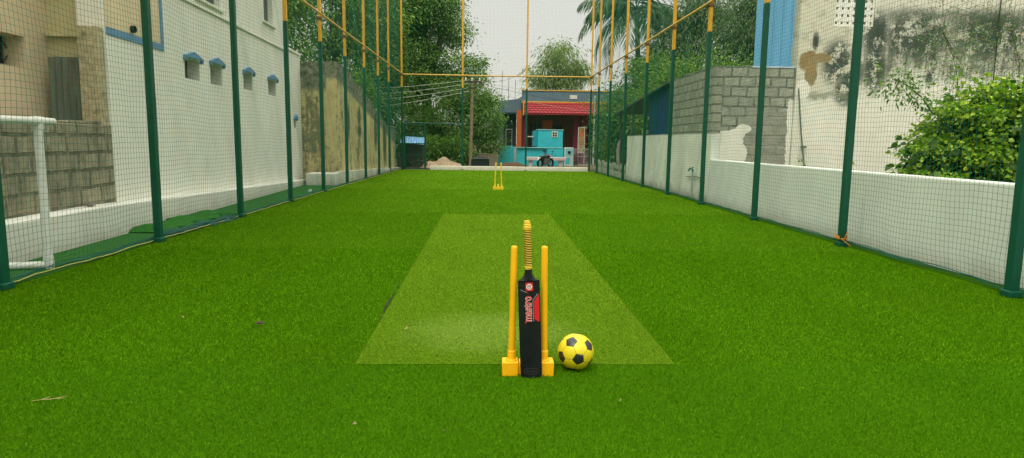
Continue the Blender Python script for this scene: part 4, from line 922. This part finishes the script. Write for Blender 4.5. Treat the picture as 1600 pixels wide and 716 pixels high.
def sprig(name, label, stem_pts, nleaf, size, mat, tm, spread, seed, cat='branch'):
    rs = np.random.default_rng(seed); T = thing(name, label, cat, stem_pts[0]); st = MB()
    n = len(stem_pts)-1; C = []; D = []; pv = [Vector(p) for p in stem_pts]
    st.tube(pv, [(.012 if tm is OVAL else .005)*(1-.8*k/n) for k in range(n+1)], 6)
    for k in range(nleaf):
        t_ = rs.random()**.7*n; i = min(int(t_), n-1); p = pv[i].lerp(pv[i+1], t_-i); o_ = Vector(rs.normal(size=3))*spread*(.5+t_/n); C.append(p+o_); D.append(o_+Vector(rs.normal(size=3))*.1+Vector((0, 0, -.05)))
        if k % 12 == 0: st.tube([p, p+o_], .002, 4, False)
    st.build('stem', M_stem, T); V, F = leaves(np.array([tuple(c) for c in C]), np.array([tuple(d_) for d_ in D]), size, tm, .2, rs); np_mesh('crown', V, F, mat, T); return T
sprig('leafy_branch', 'dark leafy branch reaching left out of the creeper mound', [(6.75, 10.0, 1.75), (6.5, 9.9, 1.98), (6.2, 9.8, 2.15), (5.95, 9.7, 2.22), (5.85, 9.65, 2.18)], 420, .075, M_mango, OVAL, .11, 3)
sprig('feathery_shrub', 'thin feathery green shrub sprouting above the creeper mound', [(7.3, 10.2, 1.9), (7.2, 10.2, 2.4), (7.05, 10.2, 2.8), (6.85, 10.2, 3.1)], 1500, .055, M_light, NARROW, .24, 4, 'shrub')
sprig('feathery_shrub', 'wispy green shoots beside the house wall at right edge', [(8.6, 10.6, 1.9), (8.5, 10.6, 2.6), (8.3, 10.6, 3.1), (7.9, 10.6, 3.3)], 1500, .06, M_light, NARROW, .3, 6, 'shrub')
for i, (x, y) in enumerate(((5.35, 11.2), (5.75, 10.4))): sprig('small_weed', ['little weed peeping over the white boundary wall, left one', 'little weed peeping over the white boundary wall, right one'][i], [(x, y, 0), (x, y, .6), (x+.03, y, .93), (x-.02, y, .99)], 34, .045, M_vine, BROAD, .035, 60+i, 'weed')

# ------------------------------------------------------------------ beyond the back net
YW = MB(); YW.box(-4.6, .36, 33.2, 33.4, -.03, .64); tag(YW.build('yard_wall', block_mat('dirty_yard_wall', 0, 1.3, .6, (.26, .22, .145), (.2, .17, .115), (.12, .105, .07), dark=.75), at=(-2, 33.3, 0), bevel=.02), 'low dirty brown yard wall under the big trees', 'wall')
rs = np.random.default_rng(2); n = 24; V = []; 
for i in range(n+1):
    for j in range(10):
        x = -3.2+2.0*i/n; y = 30.4+1.6*j/9; h = .42*max(0, math.sin(math.pi*i/n))**.7*max(0, math.sin(math.pi*j/9))*(1+.22*math.sin(i*.6)+.05*rs.normal()); V.append((x, y, max(-.02, h)))
F = [(i*10+j, (i+1)*10+j, (i+1)*10+j+1, i*10+j+1) for i in range(n) for j in range(9)]
tag(np_mesh('soil_heap', np.array(V), np.array(F), simple('pale_soil', (.36, .27, .17), .95, .1, .3, 5, .8), at=(-2.2, 31, 0)), 'pale heap of soil beyond the green gate', 'soil heap')
WT = thing('water_tank', 'black plastic water trough standing at the foot of the pole', 'water tank', (-.4, 31.2, 0))
MB().prism([(-.86, 30.9, 0), (-.02, 30.9, 0), (.0, 30.9, .42), (-.08, 30.9, .5), (-.72, 30.9, .5), (-.84, 30.9, .42)], (0, .6, 0)).build('body', M_black, WT, bevel=.04, smooth=True)
m = MB()
for z in (.12, .24, .36): m.box(-.85, -.01, 30.885, 30.899, z, z+.03)
m.build('rib', M_black, WT); MB().box(-.62, -.2, 31.0, 31.4, .505, .54).build('lid', M_black, WT, bevel=.015)
BSH = thing('blue_roof_shed', 'small hut with torn light blue sheet roof behind the gate', 'shed', (-3.5, 31.3, 0))
corrugated('roof', corr_mat('faded_blue_sheet', (.2, .42, .68), .15), (-4.12, 30.9, 1.13), Vector((1, 0, -.06)).normalized(), 1.1, .62, .12, .012, BSH, up=(0, .85, .5))
for x in (-4.05, -3.1): MB().tube([(x, 31.0, 0), (x, 31.0, 1.1)], .03, 6).build('post', M_bark, BSH)
MB().box(-4.1, -3.05, 31.6, 31.66, .3, 1.1).build('back_board', simple('dark_boards', (.05, .045, .035)), BSH)
m = MB()
for k in range(9): m.tube([(-3.5+.07*k+.02*math.sin(k), 30.2, 0), (-3.45+.08*k, 30.25, .3+.05*math.sin(k*2))], .02, 5)
m.tube([(-3.6, 30.2, .25), (-3.1, 30.2, .36), (-2.8, 30.2, .18)], .025, 5); tag(m.build('branch_pile', M_bark, at=(-3.2, 30.2, 0)), 'heap of dark cut branches just beyond the gate', 'branches')

UPL = thing('utility_pole', 'weathered wooden utility pole with crossarm before the trees', 'utility pole', (-.87, 32, 0))
MB().tube([(-.92, 32, -.1), (-.87, 32, 2.2), (-.84, 32, 4.35)], [.085, .075, .06], 9).build('pole', simple('grey_pole_wood', (.24, .19, .12), .9, .1, .25, 10, .5), UPL, smooth=True)
MB().box(-1.2, -.45, 31.93, 31.99, 4.0, 4.08).box(-1.05, -.6, 31.93, 31.99, 3.72, 3.78).build('crossarm', M_bark, UPL)
for x in (-1.15, -.85, -.5): MB().lathe([(.03, 4.08), (.05, 4.1), (.03, 4.14), (.05, 4.17), (.02, 4.22)], (x, 31.96, 0), 8).build('insulator', M_pvc, UPL)
M_wire = simple('pale_wire', (.42, .42, .36), .6); M_wired = simple('dark_wire', (.03, .03, .03), .6)
wl = ['uppermost pale power wire running left from the pole', 'second pale power wire running left from the pole', 'third pale power wire running left from the pole', 'lowest pale power wire running left from the pole']
for k, (z0, z1) in enumerate(((4.12, 3.45), (3.95, 3.1), (3.76, 2.8), (3.6, 2.35))):
    a, b = Vector((-1.0, 31.95, z0)), Vector((-9, 27.5, z1)); tag(MB().tube([a.lerp(b, t_/10)-Vector((0, 0, .28*math.sin(math.pi*t_/10))) for t_ in range(11)], .011, 5).build('power_wire', M_wire, at=tuple(a)), wl[k], 'wire', 'wires from the pole')
for k, (z0, bx, by, z1) in enumerate(((4.1, 6, 39, 4.6), (4.0, 9, 36, 3.4), (3.75, 9, 37, 3.0), (4.15, 2.5, 46, 6.2))):
    a, b = Vector((-.7, 31.95, z0)), Vector((bx, by, z1)); tag(MB().tube([a.lerp(b, t_/12)-Vector((0, 0, .4*math.sin(math.pi*t_/12))) for t_ in range(13)], .007, 5).build('power_wire', M_wired if k % 2 else M_wire, at=tuple(a)), ['pale wire running right from the pole to the house parapet', 'dark wire sagging right from the pole past the house', 'lower pale wire running right from the pole', 'dark wire rising right from the pole over the house roof'][k], 'wire', 'wires from the pole')

# the grey house with red awning
M_gb = simple('blue_grey_paint', (.125, .185, .225), .8, .2, .12, 2, .1); M_gbd = simple('shaded_grey_paint', (.035, .05, .06), .8, .2, .15, 2)  # second grey is darker: shade on the side wall put into its colour
M_or = simple('orange_paint', (.55, .125, .03), .75, .2, .1, 3); M_mar = simple('maroon_paint', (.16, .016, .045), .75, .2, .12, 3); M_brn = simple('brown_red_paint', (.17, .06, .04), .8, .2, .15, 3)
M_ystripe = simple('yellow_stripe', (.65, .38, .03), .7, .2, .06, 3); M_tile = simple('red_roof_tile', (.30, .022, .028), .6, .3, .3, 9)
FH = thing('grey_house', 'single-storey blue grey house with red tiled awning and orange pillar', 'house', (4, 42, 0))
yh = 40.0
mb = MB(); mb.box(1.9, 8.6, yh, yh+.2, 3.62, 4.27); mb.box(8.4, 8.6, yh+.21, 47, 0, 4.27); mb.build('parapet', M_gb, FH)
MB().box(1.86, 8.64, yh-.04, yh+.24, 4.271, 4.33).build('parapet_stripe', M_ystripe, FH)
mb = MB(); mb.prism([(.62, yh+.3, 3.0), (1.9, yh+.3, 3.0), (1.9, yh+.3, 3.95), (1.62, yh+.3, 3.79), (.70, yh+.3, 3.38+.3)], (0, .2, 0)); mb.box(.62, .82, yh+.51, 46, 0, 3.7); mb.build('side_parapet', M_gb, FH)
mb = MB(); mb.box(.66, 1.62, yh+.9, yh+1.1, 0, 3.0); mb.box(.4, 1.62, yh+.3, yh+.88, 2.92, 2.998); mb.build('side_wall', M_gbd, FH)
f = MB(); f.box(.98, 1.38, yh+.86, yh+.895, .95, 1.0).box(.98, 1.38, yh+.86, yh+.895, 1.98, 2.03).box(.98, 1.02, yh+.86, yh+.895, 1.001, 1.979).box(1.34, 1.38, yh+.86, yh+.895, 1.001, 1.979)
wn = f.build('window', M_grey, FH); MB().box(1.021, 1.339, yh+.875, yh+.89, 1.001, 1.979).build('pane', M_dark, wn)
MB().prism([(.5, yh+.2, 0), (.64, yh+.2, 0), (.74, yh+.2, 3.4), (.62, yh+.2, 3.4)], (0, .08, 0)).build('corner_fin', M_gb, FH)
mb = MB(); mb.box(1.9, 8.4, yh+1.7, yh+1.9, 0, 3.6); mb.build('porch_wall', M_brn, FH)
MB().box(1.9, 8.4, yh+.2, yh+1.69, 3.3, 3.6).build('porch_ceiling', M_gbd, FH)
# awning: sloping slab with rows of round-ended tiles
AW = MB(); za, zb, y0_, y1_ = 3.52, 2.84, yh-.02, yh-.85
AW.hexa([(2.0, y1_, zb), (8.6, y1_, zb), (8.6, y0_, za), (2.0, y0_, za), (2.0, y1_, zb+.06), (8.6, y1_, zb+.06), (8.6, y0_, za+.06), (2.0, y0_, za+.06)])
aw = AW.build('awning', M_tile, FH)
TL = MB(); sv = Vector((0, y1_-y0_, zb-za)); nv_ = Vector((0, -(za-zb), y0_-y1_)).normalized()
nv_ = Vector((0, -abs(za-zb), abs(y0_-y1_))).normalized()
rows = 5
for r_ in range(rows):
    for k in range(29):
        cx_ = 2.12+.23*k+(.115 if r_ % 2 else 0)
        if cx_ > 8.5: continue
        o_ = Vector((cx_, y0_, za+.06))+sv*(r_/rows)+nv_*(.012); L2 = sv/rows*1.12; half = .105
        prof_ = [(-half, 0), (half, 0), (half, .62), (half*.6, .9), (0, 1.0), (-half*.6, .9), (-half, .62)]
        TL.prism([o_+Vector((a, 0, 0))+L2*b+nv_*(.035*b) for a, b in prof_], nv_*.02)
TL.build('tile', M_tile, aw)
MB().box(1.95, 8.64, yh-.06, yh-.002, 3.56, 3.66).build('awning_stripe', M_ystripe, aw)
MB().box(1.95, 2.0, y1_, yh-.07, 2.8, 3.6).build('awning_end', M_ystripe, aw)
MB().box(1.62, 1.9, yh-.1, yh+.3, 0, 3.1).build('pillar', M_or, FH)['label'] = 'orange porch pillar'
for x in (1.95, 5.02, 5.5): MB().box(x, x+.32, yh-.02, yh+.3, 0, 3.3).build('pillar', M_mar, FH)['label'] = 'maroon porch pillar'
f = MB(); f.box(2.42, 3.2, yh+1.6, yh+1.695, .95, 1.0).box(2.42, 3.2, yh+1.6, yh+1.695, 2.4, 2.45)
for x in (2.42, 2.66, 2.9, 3.16): f.box(x, x+.04, yh+1.6, yh+1.69, 1.001, 2.399)
wn = f.build('window', M_brownwood, FH); MB().box(2.43, 3.19, yh+1.65, yh+1.69, 1.0, 2.4).build('pane', M_dark, wn)
MB().box(2.3, 3.3, yh+1.55, yh+1.698, .2, .9).build('dado', M_or, FH); MB().box(3.3, 3.9, yh+1.62, yh+1.698, 1.9, 2.6).build('wall_panel', M_or, FH)
dr = MB().box(3.9, 4.5, yh+1.62, yh+1.697, 0, 2.3).build('door', M_dark, FH); MB().box(4.4, 4.44, yh+1.57, yh+1.619, 1.0, 1.1).build('handle', M_grey, dr)
MB().box(5.9, 6.7, yh+1.6, yh+1.697, .8, 2.2).build('window', M_dark, FH)
MB().box(4.75, 5.2, yh-.03, yh-.001, 3.82, 4.05).build('wall_lamp', M_pvc, FH)
for k in range(3): tag(MB().tube([(.8+.45*k, 46, 3.5), (.8+.45*k+.03, 46, 6.0-.3*k)], .018, 5).build('roof_rod', M_dark, at=(.8+.45*k, 46, 3.5)), ['leftmost thin rod standing above the grey house roof', 'middle thin rod standing above the grey house roof', 'rightmost thin rod standing above the grey house roof'][k], 'rod', 'rods on the roof')

# turquoise compound wall and what stands by it
M_tq = simple('turquoise_paint', (.045, .50, .56), .65, .3, .1, 2.5, .05, dirt=(.05, .34, .38), dirt_amt=.5); M_tqd = simple('deep_turquoise', (.02, .27, .33), .65, .3, .1, 3)
yc = 36.0
TW = thing('turquoise_wall', 'turquoise painted compound wall in front of the grey house', 'wall', (2.5, yc, 0))
MB().box(.48, 1.27, yc, yc+.2, -.03, 1.03).build('end_panel', M_tq, TW, bevel=.015); MB().box(1.46, 2.98, yc+.04, yc+.2, -.03, .92).build('panel', M_tq, TW, bevel=.015); MB().box(3.1, 4.0, yc-.06, yc+.15, -.03, .92).build('panel', M_tq, TW, bevel=.015)
MB().box(2.985, 3.095, yc+.06, yc+.2, -.03, .90).build('recess_panel', M_tqd, TW)
m = MB().box(1.29, 1.44, yc+.02, yc+.2, -.03, .98); m.build('edge_post', simple('pale_turquoise', (.3, .5, .5)), TW, bevel=.01)
MB().box(1.46, 4.0, yc-.08, yc+.21, .922, .965).build('coping', simple('pale_turquoise_coping', (.22, .48, .5)), TW, bevel=.01)
TB = thing('turquoise_tank', 'turquoise box-shaped tank house with white square vent', 'tank', (3.3, 37.6, 0))
yt = 36.9
MB().box(2.66, 4.06, yt, yt+1.2, -.03, 1.90).build('body', M_tq, TB, bevel=.03); MB().box(2.40, 2.655, yt+.05, yt+.9, 1.0, 1.86).build('side_box', M_tqd, TB, bevel=.02); MB().box(2.1, 2.45, yt-.04, yt+.04, 1.52, 1.57).build('pipe', M_pvc, TB)
MB().box(2.62, 4.1, yt-.03, yt+1.23, 1.901, 1.95).build('lid', simple('pale_tank_lid', (.25, .5, .52)), TB, bevel=.01)
vt = MB().box(3.44, 3.76, yt-.03, yt-.002, 1.53, 1.84).build('vent', M_wht, TB, bevel=.008)
m = MB()
for a in (-1, 1):
    for b in (-1, 1): m.lathe([(.055, -.012), (.055, 0), (.02, .001)], (3.6+a*.065, yt-.031, 1.685+b*.065), 14, 'Y')
m.build('vent_hole', M_dark, vt)
GP = thing('gate_pillar', 'white gate pillar with turquoise panels and a dark round hole', 'pillar', (4.3, 35.6, 0)); yg2 = 35.5
MB().box(4.02, 4.5, yg2, yg2+.35, -.03, .98).build('body', simple('pale_pillar_paint', (.5, .56, .52), .7, .2, .1, 4), GP, bevel=.015); MB().box(4.07, 4.45, yg2-.012, yg2-.001, .54, .92).build('upper_panel', simple('light_turquoise', (.2, .5, .53)), GP); MB().box(4.08, 4.3, yg2-.012, yg2-.001, .1, .45).build('lower_panel', M_tq, GP)
MB().lathe([(.085, -.02), (.085, 0)], (4.26, yg2-.013, .72), 18, 'Y').build('round_hole', M_dark, GP)
MG = thing('mesh_gate', 'grey wire mesh gate between pillar and right corner post', 'gate', (5, 35.4, 0)); m = MB()
for x in (4.56, 5.4): m.tube([(x, 35.45, 0), (x, 35.45, .93)], .022, 6)
for z in (.08, .5, .9): m.tube([(4.56, 35.45, z), (5.4, 35.45, z)], .016, 6)
m.build('gate_frame', M_grey, MG); m = MB()
for k in range(18): m.tube([(4.58+k*.048, 35.46, .08), (4.58+k*.048, 35.46, .9)], .004, 3)
for k in range(16): m.tube([(4.57, 35.47, .1+k*.05), (5.4, 35.47, .1+k*.05)], .004, 3)
m.build('wire_mesh', M_grey, MG)
m = MB()
for k in range(7): m.box(4.52, 4.68, 35.25, 35.3, .08+k*.08, .11+k*.08)
for x in (4.515, 4.68): m.box(x, x+.02, 35.25, 35.3, -.03, .66)
tag(m.build('small_ladder', M_black, at=(4.6, 35.3, 0)), 'short black ladder rack beside the white gate pillar', 'ladder')
BN = thing('standing_banner', 'tall narrow printed banner on a white frame by maroon pillars', 'banner', (4.95, 36, 0)); m = MB()
for x in (4.78, 5.12): m.box(x, x+.03, 35.98, 36.01, 0, 2.05)
m.box(4.78, 5.15, 35.98, 36.01, 2.051, 2.08); m.box(4.811, 5.119, 35.98, 36.01, .70, .73); m.build('frame', M_pvc, BN)
def banner_mat():
    m = N('printed_banner', .6, .3); P = m.pos(); s = m.sep(P); c = m.ramp(m.mul(m.add(s[2], -.73), 1/1.32), (0, (.42, .45, .25)), (.35, (.15, .3, .16)), (.55, (.35, .3, .12)), (.8, (.5, .18, .05)), (1, (.2, .2, .08)))
    c = m.mix(m.step(m.noise(P, 9, 3), .5, .56), c, (.5, .1, .04)); m.col(c); return m.m
MB().box(4.811, 5.119, 35.99, 36.0, .731, 2.05).build('sheet', banner_mat(), BN)
tag(MB().box(1.9, 4.0, 34.4, 34.9, .30, .47).box(2.05, 2.25, 34.5, 34.8, -.03, .299).box(3.6, 3.8, 34.5, 34.8, -.03, .299).build('slab_bench', simple('pinkish_white_slab', (.55, .47, .44), .8, .2, .1, 3), at=(2.9, 34.6, 0), bevel=.02), 'long pinkish white slab bench before the turquoise wall', 'bench')
m = MB()
for k in range(4): m.box(.6+.05*k, 1.75-.08*k, 33.0+.12*k, 33.1+.12*k, .0, .12+.03*k)
tag(m.build('plank_stack', simple('brown_planks', (.2, .12, .07), .8), at=(1.2, 33, 0)), 'low stack of brown planks by the turquoise end panel', 'planks')

# motorcycle parked behind the kerb
MC = thing('motorcycle', 'black motorcycle parked behind the kerb before the turquoise wall', 'motorcycle', (3.0, 31.6, 0)); ym = 31.6
def wheel(cx_):
    w = MB(); R_, r_ = .245, .07
    for i in range(24):
        for j in range(8):
            a, b = 2*math.pi*i/24, 2*math.pi*j/8; w.v.append((cx_+(R_+r_*math.cos(b))*math.cos(a), ym+r_*math.sin(b), .315+(R_+r_*math.cos(b))*math.sin(a)))
    for i in range(24):
        for j in range(8): w.f.append((i*8+j, ((i+1) % 24)*8+j, ((i+1) % 24)*8+(j+1) % 8, i*8+(j+1) % 8)); w.mi.append(0)
    o = w.build('wheel', M_rubber, MC, smooth=True); q = MB(); q.lathe([(.05, -.05), (.05, .05)], (cx_, ym, .315), 10, 'Y')
    for k in range(8): a = k*math.pi/4; q.tube([(cx_, ym, .315), (cx_+.23*math.cos(a), ym, .315+.23*math.sin(a))], .008, 4)
    q.build('rim', M_grey, o)
wheel(2.38); wheel(3.5)
MB().tube([(2.36, ym, .66), (2.7, ym, .70), (3.0, ym, .66), (3.15, ym, .7)], [.10, .13, .11, .07], 8).build('seat', M_black, MC, smooth=True)
MB().tube([(2.95, ym, .70), (3.1, ym, .74), (3.3, ym, .70)], [.10, .17, .10], 10).build('fuel_tank', M_black, MC, smooth=True)
MB().box(2.68, 3.22, ym-.13, ym+.13, .2, .6).build('engine', simple('engine_grey', (.1, .1, .1), .5, .4), MC, bevel=.03)
MB().tube([(3.5, ym, .315), (3.3, ym, .82)], .025, 6).tube([(2.38, ym, .315), (2.95, ym, .3), (3.3, ym, .7)], .02, 6).build('frame', M_black, MC)
MB().tube([(3.26, ym-.32, .86), (3.3, ym, .84), (3.26, ym+.32, .86)], .014, 6).build('handlebar', M_black, MC); MB().lathe([(.03, 0), (.075, .05), (.08, .1)], (3.34, ym, .76), 12, 'X').build('headlight', M_grey, MC, smooth=True)
MB().tube([(2.1, ym, .5), (2.25, ym, .63), (2.45, ym, .65), (2.6, ym, .6)], [.03, .06, .06, .03], 6).build('fender', M_pvc, MC, smooth=True)
m = MB()
for s_ in (-1, 1): m.tube([(3.27, ym+s_*.28, .86), (3.22, ym+s_*.33, 1.02)], .008, 5); m.box(3.2, 3.22, ym+s_*.33-.06, ym+s_*.33+.06, 1.0, 1.07)
m.build('mirror', M_black, MC)
MC.location = (2.72, 31.9, 0); MC.rotation_euler.z = R(50); MC.scale = (.78,)*3
tag(MB().tube([(5.95, 38, 0), (5.95, 38, 3.9)], .05, 8).build('pale_pipe_post', M_pvc, at=(5.95, 38, 0)), 'pale pipe post standing outside the right corner', 'pole')

for o in list(bpy.data.objects):
    if '_at' in o.keys(): del o['_at']
